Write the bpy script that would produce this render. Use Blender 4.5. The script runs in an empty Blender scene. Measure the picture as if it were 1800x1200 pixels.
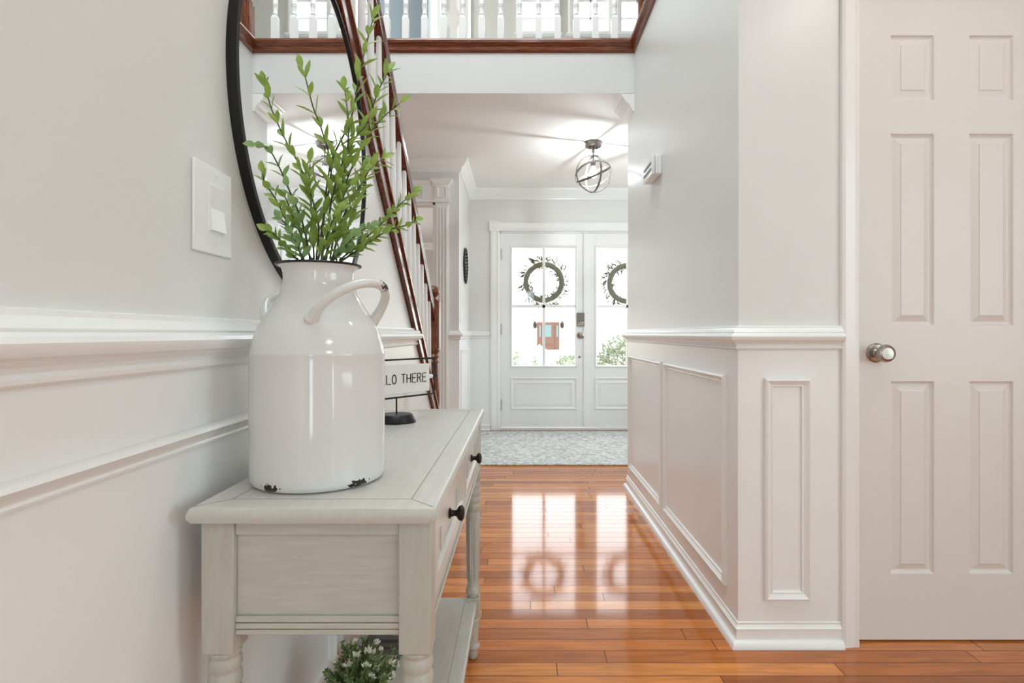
import bpy, math, random
from mathutils import Vector, Matrix
random.seed(7)
C = bpy.context.scene.collection
PI = math.pi
H = 0.985                      # eye height of the photographer

# ------------------------------------------------------------------ camera
cam = bpy.data.cameras.new('camera'); camo = bpy.data.objects.new('camera', cam); C.objects.link(camo)
camo.location = (0, 0, H); camo.rotation_euler = (PI / 2, 0, 0)
cam.sensor_width = 36; cam.lens = 20.0; cam.shift_x = -15 / 1800; cam.shift_y = -14 / 1800; cam.clip_start = 0.02; cam.clip_end = 300
bpy.context.scene.camera = camo
# ------------------------------------------------------------------ world and exposure
w = bpy.data.worlds.new('world'); bpy.context.scene.world = w; w.use_nodes = True
w.node_tree.nodes['Background'].inputs[0].default_value = (0.90, 0.96, 1.0, 1)
w.node_tree.nodes['Background'].inputs[1].default_value = 2.8
vs = bpy.context.scene.view_settings
vs.view_transform = 'Standard'; vs.look = 'None'; vs.gamma = 1; vs.use_curve_mapping = False; vs.exposure = 0.72
bpy.context.scene.cycles.max_bounces = 10; bpy.context.scene.cycles.diffuse_bounces = 6
bpy.context.scene.cycles.use_denoising = True
# ------------------------------------------------------------------ lights
def area(name, loc, rot, sx, sy, power, color):
    l = bpy.data.lights.new(name, 'AREA'); l.shape = 'RECTANGLE'; l.size = sx; l.size_y = sy; l.energy = power; l.color = color
    o = bpy.data.objects.new(name, l); C.objects.link(o); o.location = loc; o.rotation_euler = rot
    return o
area('rear_window_daylight', (0.14, -2.68, 1.125), (PI / 2, 0, 0), 0.38, 1.85, 5.2, (0.72, 0.94, 1.0))
area('rear_window_daylight', (2.98, -2.68, 1.125), (PI / 2, 0, 0), 0.38, 1.85, 4.2, (0.72, 0.94, 1.0))
area('foyer_fill_light', (1.765, 4.75, 1.45), (PI / 2, 0, PI / 2), 0.9, 1.3, 8.5, (0.84, 0.96, 1.0))  # added fill brightening the foyer from its unseen right side
area('side_fill_light', (3.27, -0.7, 1.35), (PI / 2, 0, PI / 2), 1.3, 1.5, 18, (0.76, 0.95, 1.0))  # added fill for the near left wall, out of view to the right
area('rear_ceiling_light', (1.30, -1.2, 2.42), (0, 0, 0), 0.5, 0.5, 5, (0.84, 0.97, 1.0))
area('hall_downlight', (1.24, 1.12, 2.42), (0, 0, 0), 0.13, 0.13, 2.2, (1.0, 0.97, 0.95))
area('upper_hall_fill_light', (-0.3, 1.45, 5.04), (0, 0, 0), 1.9, 2.2, 56, (0.845, 0.95, 0.99))  # large soft fill added under the upper ceiling, without a fixture
area('upper_gallery_light', (0.4, 4.6, 5.04), (0, 0, 0), 2.4, 1.4, 0.7, (0.92, 0.97, 1.0))
area('living_room_fill_light', (-2.9, 7.0, 1.5), (PI / 2, 0, -PI / 2), 1.4, 1.3, 22, (0.9, 0.97, 1.0))  # small fill added to lift the dim room beyond the opening
sun = bpy.data.lights.new('sun', 'SUN'); sun.energy = 1.0; sun.angle = 0.02; sun.color = (1, 0.96, 0.9)
suno = bpy.data.objects.new('sun', sun); C.objects.link(suno); suno.rotation_euler = (math.radians(35), math.radians(20), 0)

# ------------------------------------------------------------------ materials
def srgb(r, g, b):
    f = lambda c: (c / 255 / 12.92) if c / 255 <= 0.04045 else ((c / 255 + 0.055) / 1.055) ** 2.4
    return (f(r), f(g), f(b), 1)
def mat(name, col, rough=0.5, metal=0.0, coat=0.0, spec=0.5):
    m = bpy.data.materials.new(name); m.use_nodes = True
    b = m.node_tree.nodes['Principled BSDF']
    b.inputs['Base Color'].default_value = col; b.inputs['Roughness'].default_value = rough
    b.inputs['Metallic'].default_value = metal; b.inputs['Coat Weight'].default_value = coat
    b.inputs['Specular IOR Level'].default_value = spec
    return m
def nodes(m): return m.node_tree.nodes, m.node_tree.links, m.node_tree.nodes['Principled BSDF']
def add_bump(m, scale, strength, dist=0.002, stretch=(1, 1, 1), detail=2):
    N, L, b = nodes(m)
    tc = N.new('ShaderNodeTexCoord'); mp = N.new('ShaderNodeMapping'); mp.inputs['Scale'].default_value = stretch
    no = N.new('ShaderNodeTexNoise'); no.inputs['Scale'].default_value = scale; no.inputs['Detail'].default_value = detail
    bu = N.new('ShaderNodeBump'); bu.inputs['Strength'].default_value = strength; bu.inputs['Distance'].default_value = dist
    L.new(tc.outputs['Object'], mp.inputs['Vector']); L.new(mp.outputs[0], no.inputs['Vector'])
    L.new(no.outputs['Fac'], bu.inputs['Height']); L.new(bu.outputs[0], b.inputs['Normal'])
    return m
def add_mottle(m, c1, c2, scale, stretch=(1, 1, 1), detail=6, lo=0.35, hi=0.65, dist=0.0, rough=0.6):
    N, L, b = nodes(m)
    tc = N.new('ShaderNodeTexCoord'); mp = N.new('ShaderNodeMapping'); mp.inputs['Scale'].default_value = stretch
    no = N.new('ShaderNodeTexNoise'); no.inputs['Scale'].default_value = scale; no.inputs['Detail'].default_value = detail
    no.inputs['Distortion'].default_value = dist; no.inputs['Roughness'].default_value = rough
    cr = N.new('ShaderNodeValToRGB'); cr.color_ramp.elements[0].position = lo; cr.color_ramp.elements[1].position = hi
    cr.color_ramp.elements[0].color = c1; cr.color_ramp.elements[1].color = c2
    L.new(tc.outputs['Object'], mp.inputs['Vector']); L.new(mp.outputs[0], no.inputs['Vector'])
    L.new(no.outputs['Fac'], cr.inputs[0]); L.new(cr.outputs[0], b.inputs['Base Color'])
    return m
M = {}
M['wall'] = add_bump(mat('wall_paint', srgb(226, 225, 222), 0.36), 260, 0.10, 0.001)
M['white'] = add_bump(mat('white_gloss_paint', srgb(241, 241, 240), 0.28), 180, 0.05, 0.001)
M['trim'] = mat('white_trim', srgb(242, 241, 239), 0.25)
M['ceiling'] = mat('ceiling_paint', srgb(238, 237, 234), 0.7)
M['beige'] = mat('beige_wall', srgb(205, 200, 192), 0.6)
M['blue'] = mat('blue_grey_wall', srgb(104, 114, 117), 0.6)
M['door'] = add_bump(mat('door_paint', srgb(228, 223, 218), 0.36), 60, 0.10, 0.001, (1, 1, 14), 3)
M['oak'] = add_mottle(mat('oak_stain', srgb(120, 62, 38), 0.22, coat=0.3), srgb(78, 34, 20), srgb(148, 82, 52), 9, (1, 14, 14), 5)
M['oak_x'] = add_mottle(mat('oak_stain_long', srgb(120, 62, 38), 0.22, coat=0.3), srgb(86, 40, 24), srgb(150, 84, 54), 7, (1.2, 22, 22), 5)
M['oak_y'] = add_mottle(mat('oak_stain_slope', srgb(120, 62, 38), 0.18, coat=0.4), srgb(74, 32, 20), srgb(128, 66, 42), 7, (22, 1.2, 14), 5)
M['oak_z'] = add_mottle(mat('oak_stain_post', srgb(120, 62, 38), 0.22, coat=0.3), srgb(92, 44, 26), srgb(142, 78, 48), 8, (18, 18, 1.5), 5)
M['console'] = add_mottle(mat('console_paint', srgb(196, 195, 186), 0.34), srgb(186, 184, 173), srgb(196, 194, 184), 16, (1, 8, 9), 6)
M['console_y'] = add_mottle(mat('console_top_paint', srgb(196, 195, 186), 0.30), srgb(198, 196, 188), srgb(206, 204, 197), 14, (8, 1, 9), 6)
M['console_leg'] = add_mottle(mat('console_leg_paint', srgb(206, 204, 194), 0.42), srgb(180, 178, 167), srgb(194, 192, 181), 10, (7, 7, 1), 6)
M['groove'] = mat('console_groove', srgb(158, 154, 143), 0.7)
M['black'] = mat('black_metal', srgb(24, 24, 25), 0.38, 0.3)
M['bronze'] = mat('dark_bronze', srgb(48, 36, 32), 0.32, 0.7)
M['nickel'] = mat('brushed_nickel', srgb(168, 160, 152), 0.26, 1.0)
M['steel'] = mat('grey_steel', srgb(132, 126, 122), 0.35, 0.9)
M['canopy'] = mat('canopy_metal', srgb(104, 94, 88), 0.45, 0.6)
M['plastic'] = mat('white_plastic', srgb(240, 240, 239), 0.28)
M['grey'] = mat('mid_grey', srgb(140, 140, 138), 0.6)  # plain grey of the chime vent and the neighbour's windows
M['stem'] = mat('plant_stem', srgb(74, 78, 52), 0.6)
M['twig'] = mat('wreath_twig', srgb(118, 118, 98), 0.8)
M['pot'] = mat('plant_pot', srgb(196, 190, 180), 0.6)
M['mirror'] = mat('mirror_glass', (0.93, 0.94, 0.94, 1), 0.0, 1.0)
M['candle'] = mat('candle_wax', srgb(214, 186, 128), 0.5)
M['lantern'] = mat('lantern_wood', srgb(98, 92, 88), 0.6)
M['siding'] = mat('neighbour_siding', srgb(246, 244, 238), 0.8)
M['nroof'] = mat('neighbour_roof', srgb(226, 226, 226), 0.9)
M['nwood'] = mat('neighbour_door_wood', srgb(104, 72, 58), 0.6)
M['nglass'] = mat('neighbour_glass', srgb(96, 122, 126), 0.3)
M['stone'] = mat('pale_stone', srgb(205, 205, 203), 0.9)
M['lawn'] = add_mottle(mat('lawn', srgb(150, 160, 130), 0.95), srgb(170, 176, 160), srgb(222, 222, 210), 3, detail=8)
M['porch'] = mat('porch_concrete', srgb(190, 188, 184), 0.8)
M['dark'] = mat('painted_gap_shade', srgb(40, 36, 33), 0.9)  # dark colour standing in for the shade around the closet door

def leafmat(name, c1, c2, scale=30):
    m = mat(name, c1, 0.42)
    add_mottle(m, c1, c2, scale, detail=2, lo=0.3, hi=0.7)
    N, L, b = nodes(m)
    tr = N.new('ShaderNodeBsdfTranslucent'); tr.inputs[0].default_value = c2
    mx = N.new('ShaderNodeMixShader'); mx.inputs[0].default_value = 0.3
    out = N['Material Output']; L.new(b.outputs[0], mx.inputs[1]); L.new(tr.outputs[0], mx.inputs[2]); L.new(mx.outputs[0], out.inputs[0])
    return m
M['leaf'] = leafmat('green_leaf', srgb(112, 142, 58), srgb(172, 200, 104))
M['leaf2'] = leafmat('grey_green_leaf', srgb(108, 148, 88), srgb(166, 198, 134))
M['dleaf'] = leafmat('dark_sprig_leaf', srgb(78, 108, 60), srgb(142, 166, 108), 60)
M['flower'] = mat('white_petals', srgb(232, 232, 216), 0.6)
M['bush'] = leafmat('bush_leaf', srgb(70, 90, 62), srgb(168, 176, 150), 12)
M['wleaf'] = leafmat('wreath_leaf', srgb(58, 64, 50), srgb(92, 100, 80), 20)

def glass(name, tint=(1, 1, 1, 1), refl=0.04):
    m = bpy.data.materials.new(name); m.use_nodes = True
    N, L = m.node_tree.nodes, m.node_tree.links; N.clear()
    out = N.new('ShaderNodeOutputMaterial'); t = N.new('ShaderNodeBsdfTransparent'); t.inputs[0].default_value = tint
    g = N.new('ShaderNodeBsdfGlossy'); g.inputs['Roughness'].default_value = 0.02
    mx = N.new('ShaderNodeMixShader'); mx.inputs[0].default_value = refl
    L.new(t.outputs[0], mx.inputs[1]); L.new(g.outputs[0], mx.inputs[2]); L.new(mx.outputs[0], out.inputs[0])
    return m
M['glass'] = glass('window_glass'); M['lglass'] = glass('lantern_glass', (0.9, 0.93, 0.95, 1), 0.15)
def emis(name, col, s):
    m = bpy.data.materials.new(name); m.use_nodes = True; N, L, b = nodes(m)
    b.inputs['Emission Color'].default_value = col; b.inputs['Emission Strength'].default_value = s; return m
def bulb_mat():
    m = bpy.data.materials.new('lit_bulb'); m.use_nodes = True
    N, L = m.node_tree.nodes, m.node_tree.links; N.clear()
    out = N.new('ShaderNodeOutputMaterial'); t = N.new('ShaderNodeBsdfTransparent'); e = N.new('ShaderNodeEmission')
    e.inputs[0].default_value = (1, .97, .93, 1); e.inputs[1].default_value = 12
    mx = N.new('ShaderNodeMixShader'); mx.inputs[0].default_value = 0.25
    L.new(t.outputs[0], mx.inputs[1]); L.new(e.outputs[0], mx.inputs[2]); L.new(mx.outputs[0], out.inputs[0]); return m
M['bulb'] = bulb_mat()

# enamel of the milk can, with black chips at the foot and on the handle
def enamel():
    m = mat('cream_enamel', srgb(222, 222, 220), 0.07, coat=0.0)
    N, L, b = nodes(m)
    tc = N.new('ShaderNodeTexCoord'); sp = N.new('ShaderNodeSeparateXYZ'); L.new(tc.outputs['Object'], sp.inputs[0])
    no = N.new('ShaderNodeTexNoise'); no.inputs['Scale'].default_value = 190; no.inputs['Detail'].default_value = 3; L.new(tc.outputs['Object'], no.inputs['Vector'])
    def spot(cx, cy, cz, r, flat):
        mp = N.new('ShaderNodeMapping'); mp.vector_type = 'POINT'; mp.inputs['Location'].default_value = (-cx, -cy, -cz * flat); mp.inputs['Scale'].default_value = (1, 1, flat)
        ln = N.new('ShaderNodeVectorMath'); ln.operation = 'LENGTH'; L.new(tc.outputs['Object'], mp.inputs['Vector']); L.new(mp.outputs[0], ln.inputs[0])
        mr = N.new('ShaderNodeMapRange'); mr.inputs['From Min'].default_value = r; mr.inputs['From Max'].default_value = r * 0.35; mr.inputs['To Min'].default_value = 0; mr.inputs['To Max'].default_value = 0.62
        L.new(ln.outputs['Value'], mr.inputs['Value']); return mr.outputs[0]
    def at(az, r): a = math.radians(az); return r * math.cos(a), r * math.sin(a)
    x1, y1 = at(-111, .103); x2, y2 = at(-37, .103); x3, y3 = at(-20, .121)
    s = [spot(x1, y1, 0.008, 0.030, 2.6), spot(x2, y2, 0.006, 0.032, 2.6), spot(x3, y3, 0.311, 0.026, 1.0)]
    a = N.new('ShaderNodeMath'); a.operation = 'MAXIMUM'; L.new(s[0], a.inputs[0]); L.new(s[1], a.inputs[1])
    a2 = N.new('ShaderNodeMath'); a2.operation = 'MAXIMUM'; L.new(a.outputs[0], a2.inputs[0]); L.new(s[2], a2.inputs[1])
    mu = N.new('ShaderNodeMath'); mu.operation = 'ADD'; L.new(a2.outputs[0], mu.inputs[0]); L.new(no.outputs['Fac'], mu.inputs[1])
    gt = N.new('ShaderNodeMath'); gt.operation = 'GREATER_THAN'; gt.inputs[1].default_value = 1.0; L.new(mu.outputs[0], gt.inputs[0])
    mx = N.new('ShaderNodeMix'); mx.data_type = 'RGBA'; mx.inputs[6].default_value = srgb(222, 222, 220); mx.inputs[7].default_value = srgb(42, 36, 34)
    L.new(gt.outputs[0], mx.inputs[0]); L.new(mx.outputs[2], b.inputs['Base Color'])
    return m
M['enamel'] = enamel()

# glossy strip floor: boards run across the hall
def floor_mat():
    m = mat('strip_floor', srgb(190, 110, 60), 0.09, coat=0.1)
    N, L, b = nodes(m)
    tc = N.new('ShaderNodeTexCoord')
    bw = 0.0655
    br = N.new('ShaderNodeTexBrick'); br.inputs['Scale'].default_value = 1.0
    br.inputs['Brick Width'].default_value = 0.83; br.inputs['Row Height'].default_value = bw; br.inputs['Mortar Size'].default_value = 0.0018
    br.inputs['Mortar Smooth'].default_value = 0.4; br.offset = 0.37; br.offset_frequency = 3; br.squash = 1.35; br.squash_frequency = 2
    br.inputs['Color1'].default_value = (0, 0, 0, 1); br.inputs['Color2'].default_value = (1, 1, 1, 1); br.inputs['Mortar'].default_value = (0.5, 0.5, 0.5, 1); br.inputs['Bias'].default_value = 0.0
    L.new(tc.outputs['Object'], br.inputs['Vector'])
    # every row slides along by its own random amount
    sp = N.new('ShaderNodeSeparateXYZ'); L.new(tc.outputs['Object'], sp.inputs[0])
    dv = N.new('ShaderNodeMath'); dv.operation = 'DIVIDE'; dv.inputs[1].default_value = bw; L.new(sp.outputs['Y'], dv.inputs[0])
    fl = N.new('ShaderNodeMath'); fl.operation = 'FLOOR'; L.new(dv.outputs[0], fl.inputs[0])
    wn = N.new('ShaderNodeTexWhiteNoise'); wn.noise_dimensions = '1D'; L.new(fl.outputs[0], wn.inputs['W'])
    ad = N.new('ShaderNodeMath'); ad.operation = 'MULTIPLY_ADD'; ad.inputs[1].default_value = 3.0; L.new(wn.outputs['Value'], ad.inputs[0]); L.new(sp.outputs['X'], ad.inputs[2])
    cb = N.new('ShaderNodeCombineXYZ'); L.new(ad.outputs[0], cb.inputs['X']); L.new(sp.outputs['Y'], cb.inputs['Y']); L.new(cb.outputs[0], br.inputs['Vector'])
    ramp = N.new('ShaderNodeValToRGB'); e = ramp.color_ramp.elements
    e[0].position = 0; e[0].color = srgb(160, 88, 34); e[1].position = 1; e[1].color = srgb(220, 144, 74)
    k = e.new(0.5); k.color = srgb(198, 116, 50); L.new(br.outputs['Color'], ramp.inputs[0])
    mp = N.new('ShaderNodeMapping'); mp.inputs['Scale'].default_value = (2.5, 26, 1); L.new(cb.outputs[0], mp.inputs['Vector'])
    gn = N.new('ShaderNodeTexNoise'); gn.inputs['Scale'].default_value = 2.2; gn.inputs['Detail'].default_value = 6; gn.inputs['Distortion'].default_value = 0.6; L.new(mp.outputs[0], gn.inputs['Vector'])
    gr = N.new('ShaderNodeValToRGB'); gr.color_ramp.elements[0].position = .3; gr.color_ramp.elements[0].color = (.72, .66, .60, 1); gr.color_ramp.elements[1].position = .68; gr.color_ramp.elements[1].color = (1.08, 1.06, 1.04, 1)
    L.new(gn.outputs['Fac'], gr.inputs[0])
    m1 = N.new('ShaderNodeMix'); m1.data_type = 'RGBA'; m1.blend_type = 'MULTIPLY'; m1.inputs[0].default_value = 1; L.new(ramp.outputs[0], m1.inputs[6]); L.new(gr.outputs[0], m1.inputs[7])
    m2 = N.new('ShaderNodeMix'); m2.data_type = 'RGBA'; m2.inputs[7].default_value = srgb(86, 40, 18); L.new(br.outputs['Fac'], m2.inputs[0]); L.new(m1.outputs[2], m2.inputs[6])
    L.new(m2.outputs[2], b.inputs['Base Color'])
    bu = N.new('ShaderNodeBump'); bu.inputs['Strength'].default_value = 0.6; bu.inputs['Distance'].default_value = 0.0015; bu.invert = True
    L.new(br.outputs['Fac'], bu.inputs['Height']); L.new(bu.outputs[0], b.inputs['Normal'])
    return m
M['floor'] = floor_mat()

def rug_mat():
    m = mat('rug_pile', srgb(190, 192, 188), 0.95, spec=0.1)
    N, L, b = nodes(m)
    tc = N.new('ShaderNodeTexCoord')
    v = N.new('ShaderNodeTexVoronoi'); v.inputs['Scale'].default_value = 9; v.feature = 'DISTANCE_TO_EDGE'
    n = N.new('ShaderNodeTexNoise'); n.inputs['Scale'].default_value = 14; n.inputs['Detail'].default_value = 5; n.inputs['Distortion'].default_value = 2.2
    L.new(tc.outputs['Object'], n.inputs['Vector']); L.new(n.outputs['Color'], v.inputs['Vector'])
    n2 = N.new('ShaderNodeTexNoise'); n2.inputs['Scale'].default_value = 34; n2.inputs['Detail'].default_value = 4; L.new(tc.outputs['Object'], n2.inputs['Vector'])
    r1 = N.new('ShaderNodeValToRGB'); r1.color_ramp.elements[0].position = 0.0; r1.color_ramp.elements[0].color = srgb(176, 178, 178); r1.color_ramp.elements[1].position = 0.16; r1.color_ramp.elements[1].color = srgb(226, 226, 222)
    r2 = N.new('ShaderNodeValToRGB'); r2.color_ramp.elements[0].position = 0.36; r2.color_ramp.elements[0].color = srgb(204, 206, 206); r2.color_ramp.elements[1].position = 0.56; r2.color_ramp.elements[1].color = (1, 1, 1, 1)
    L.new(v.outputs['Distance'], r1.inputs[0]); L.new(n2.outputs['Fac'], r2.inputs[0])
    mx = N.new('ShaderNodeMix'); mx.data_type = 'RGBA'; mx.blend_type = 'MULTIPLY'; mx.inputs[0].default_value = 1; L.new(r1.outputs[0], mx.inputs[6]); L.new(r2.outputs[0], mx.inputs[7])
    L.new(mx.outputs[2], b.inputs['Base Color'])
    return m
M['rug'] = rug_mat()

# ------------------------------------------------------------------ mesh builder
class MB:
    def __init__(s): s.v = []; s.f = []
    def add(s, vs_, fs):
        n = len(s.v); s.v += [tuple(p) for p in vs_]; s.f += [tuple(i + n for i in f) for f in fs]; return s
    def box(s, x0, x1, y0, y1, z0, z1):
        vs_ = [(x, y, z) for z in (z0, z1) for y in (y0, y1) for x in (x0, x1)]
        return s.add(vs_, [(0, 2, 3, 1), (4, 5, 7, 6), (0, 1, 5, 4), (2, 6, 7, 3), (0, 4, 6, 2), (1, 3, 7, 5)])
    def lathe(s, prof, c=(0, 0, 0), n=32, cap=True, axis='z'):
        vs_ = []; fs = []
        for r, z in prof:
            for k in range(n):
                a = 2 * PI * k / n; p = (r * math.cos(a), r * math.sin(a), z)
                if axis == 'x': p = (z, r * math.cos(a), r * math.sin(a))
                if axis == 'y': p = (r * math.cos(a), -z, r * math.sin(a))   # profile grows towards -y
                vs_.append((c[0] + p[0], c[1] + p[1], c[2] + p[2]))
        for i in range(len(prof) - 1):
            for k in range(n):
                k2 = (k + 1) % n; fs.append((i * n + k, i * n + k2, (i + 1) * n + k2, (i + 1) * n + k))
        if cap:
            if prof[0][0] > 1e-5: fs.append(tuple(range(n - 1, -1, -1)))
            if prof[-1][0] > 1e-5: fs.append(tuple((len(prof) - 1) * n + k for k in range(n)))
        return s.add(vs_, fs)
    def tube(s, pts, rad, n=8, closed=False):
        pts = [Vector(p) for p in pts]; m = len(pts); rad = rad if isinstance(rad, (list, tuple)) else [rad] * m
        vs_ = []; fs = []; ref = None
        for i, p in enumerate(pts):
            if closed: t = pts[(i + 1) % m] - pts[i - 1]
            else: t = pts[min(i + 1, m - 1)] - pts[max(i - 1, 0)]
            t.normalize()
            if ref is None: ref = t.orthogonal().normalized()
            ref = (ref - t * ref.dot(t)).normalized(); b = t.cross(ref)
            for k in range(n):
                a = 2 * PI * k / n; vs_.append(p + (ref * math.cos(a) + b * math.sin(a)) * rad[i])
        rng = m if closed else m - 1
        for i in range(rng):
            j = (i + 1) % m
            for k in range(n):
                k2 = (k + 1) % n; fs.append((i * n + k, i * n + k2, j * n + k2, j * n + k))
        if not closed: fs += [tuple(range(n - 1, -1, -1)), tuple((m - 1) * n + k for k in range(n))]
        return s.add(vs_, fs)
    def sweep(s, path, prof, N=(0, 0, 1), closed=False):
        # prof: (a, b) with a to the LEFT of the path inside its plane, b along N; mitred corners
        N = Vector(N); P = [Vector(p) for p in path]; m = len(P); vs_ = []; k = len(prof)
        for i in range(m):
            d1 = (P[i] - P[i - 1]).normalized() if (closed or i > 0) else None
            d2 = (P[(i + 1) % m] - P[i]).normalized() if (closed or i < m - 1) else None
            if d1 is None: d1 = d2
            if d2 is None: d2 = d1
            l1 = N.cross(d1); l2 = N.cross(d2); mi = (l1 + l2)
            mi = mi / mi.length_squared * 2 if mi.length > 1e-6 else l1
            for a, b in prof: vs_.append(P[i] + mi * a + N * b)
        fs = []
        for i in range(m if closed else m - 1):
            j = (i + 1) % m
            for q in range(k - 1): fs.append((i * k + q, j * k + q, j * k + q + 1, i * k + q + 1))
            fs.append((i * k + k - 1, j * k + k - 1, j * k, i * k))
        if not closed: fs += [tuple(range(k)), tuple((m - 1) * k + q for q in range(k - 1, -1, -1))]
        return s.add(vs_, fs)
    def prism(s, poly, axis, a0, a1):
        # poly in the plane across axis; axis 'x': (y,z)  'y': (x,z)  'z': (x,y)
        g = {'x': lambda p, a: (a, p[0], p[1]), 'y': lambda p, a: (p[0], a, p[1]), 'z': lambda p, a: (p[0], p[1], a)}[axis]
        n = len(poly); vs_ = [g(p, a0) for p in poly] + [g(p, a1) for p in poly]
        fs = [tuple(range(n)), tuple(range(2 * n - 1, n - 1, -1))] + [(i, n + i, n + (i + 1) % n, (i + 1) % n) for i in range(n)]
        return s.add(vs_, fs)
    def sphere(s, c, r, nu=16, nv=10, sz=1.0):
        pr = [(max(r * math.sin(PI * i / nv), 1e-6), -r * sz * math.cos(PI * i / nv)) for i in range(nv + 1)]
        return s.lathe(pr, c, nu, cap=False)
    def build(s, name, m, parent=None, origin=None, smooth=False, bevel=0, ang=35):
        me = bpy.data.meshes.new(name)
        o3 = Vector(origin) if origin else Vector((0, 0, 0))
        if parent and origin is None: o3 = Vector(parent.get('_o', (0, 0, 0)))
        me.from_pydata([Vector(v) - o3 for v in s.v], [], s.f); me.update()
        import bmesh
        bm = bmesh.new(); bm.from_mesh(me); bmesh.ops.recalc_face_normals(bm, faces=bm.faces); bm.to_mesh(me); bm.free()
        if smooth or bevel:
            for p in me.polygons: p.use_smooth = True
            me.set_sharp_from_angle(angle=math.radians(ang))
        me.materials.append(M[m] if isinstance(m, str) else m)
        o = bpy.data.objects.new(name, me); C.objects.link(o)
        if parent: o.parent = parent
        else: o.location = o3
        if bevel:
            md = o.modifiers.new('bevel', 'BEVEL'); md.width = bevel; md.segments = 2; md.limit_method = 'ANGLE'; md.angle_limit = math.radians(40)
        o['_o'] = tuple(o3)
        return o
def tag(o, label=None, cat=None, group=None, kind=None):
    if label: o['label'] = label
    if cat: o['category'] = cat
    if group: o['group'] = group
    if kind: o['kind'] = kind
    return o
def thing(name, label, cat, loc=(0, 0, 0), group=None, kind=None):
    o = bpy.data.objects.new(name, None); C.objects.link(o); o.location = loc; o['_o'] = tuple(loc); o.empty_display_size = 0.1
    return tag(o, label, cat, group, kind)
def struct(name, mb, m, label=None, **k):
    o = mb.build(name, m, **k); o['kind'] = 'structure'
    if label: o['label'] = label
    return o
def px(x, y, d): return Vector(((x - 915) * d / 1000, d, H - (y - 586) * d / 1000))

# ------------------------------------------------------------------ shell
XL, XR, YW, YE, YH = -0.48, 0.69, 1.80, 3.65, 3.45       # left wall, right wall, closet wall, right wall end, header
YF, XFL, YO, XFR, ZC, ZU = 5.75, -0.517, 4.78, 1.80, 2.44, 2.755
SL = 0.795                                              # stair slope
struct('floor', MB().box(-3.2, 3.3, -2.8, 9.3, -0.12, 0), 'floor', 'glossy orange brown strip floor of narrow boards laid across the hall')
# left wall with the sloping top edge under the stairs
zb = lambda y: 3.02 - SL * y
struct('wall_left', MB().prism([(-2.8, 0), (3.79, 0), ((3.02 - 2.44) / SL, 2.44), (-2.8, 2.44)], 'x', XL - 0.11, XL), 'wall', 'pale grey painted wall beside the console table, running up to the stairs')
struct('wall_stair', MB().box(-1.55, -1.45, -2.8, YO, 0, 5.1), 'wall', 'far side wall of the stairwell')
struct('wall_right', MB().box(XR, XR + .11, YW + .1, YE, 0, ZU - .07).box(XR, XR + .11, YW, YW + .1, 0, ZU - .07), 'wall', 'glossy white hall wall with panels on the right')
mb = MB().box(XR + .11, 1.065, YW, YW + .11, 0, 2.44).box(1.07 + .64, 3.3, YW, YW + .11, 0, 2.44).box(1.065, 1.71, YW, YW + .11, 2.07, 2.44)
struct('wall_closet', mb, 'wall', 'narrow beige grey wall between hall corner and closet door')
struct('wall_closet_back', MB().box(XR + .11, 3.3, 2.6, 2.7, 0, 2.44), 'wall')
struct('wall_foyer_back', MB().box(XR + .11, XFR, YE - .1, YE, 0, 2.44), 'wall')
struct('wall_foyer_right', MB().box(XFR, XFR + .1, YE - .1, YF, 0, 2.44), 'wall')
o = struct('window_6', MB().sweep([(XFR, 4.28, .78), (XFR, 4.28, 2.12), (XFR, 5.22, 2.12), (XFR, 5.22, .78)], [(0, 0), (.07, 0), (.07, .02), (0, .02)], (-1, 0, 0), True), 'trim')  # casing and pane made up to frame the added foyer fill
MB().box(XFR - .012, XFR - .006, 4.28, 5.22, .78, 2.12).build('pane', 'glass', o)
struct('wall_foyer_left', MB().box(XFL - .09, XFL, YO + .1, YF, 0, 2.44), 'wall', 'narrow foyer side wall with black plaque')
# front wall around the double door
DX0, DX1, DZ0, DZ1 = -0.201, 1.50, 0.035, 2.005
mb = MB().box(XFL - .09, DX0 - .012, YF, YF + .15, 0, 2.44).box(DX1 + .012, XFR + .1, YF, YF + .15, 0, 2.44).box(DX0 - .012, DX1 + .012, YF, YF + .15, DZ1 + .01, 2.44)
struct('wall_front', mb, 'wall', 'pale grey foyer wall around the white double front door')
# wall with the cased opening to the living room
OX1, OX0, OZ = -0.715, -1.36, 2.085
mb = MB().box(OX1, XFL, YO, YO + .1, 0, 2.44).box(-1.45, OX0, YO, YO + .1, 0, 2.44).box(OX0, OX1, YO, YO + .1, OZ, 2.44)
struct('wall_opening', mb, 'wall', 'grey wall pierced by the white cased opening left of the foyer')
struct('wall_living_back', MB().box(-3.2, XFL - .09, 9.2, 9.3, 0, 2.44), 'beige')
struct('wall_living_right', MB().box(XFL - .19, XFL - .09, YF, 9.2, 0, 2.44), 'beige')
struct('wall_living_left', MB().box(-3.2, -3.1, YO, 9.2, 0, 2.44), 'beige')
struct('wall_living_near', MB().box(-3.1, -1.55, YO, YO + .1, 0, 2.44), 'beige')
struct('ceiling_living', MB().box(-3.2, XFL - .09, YO + .1, 9.3, 2.44, 2.5), 'ceiling')
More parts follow.
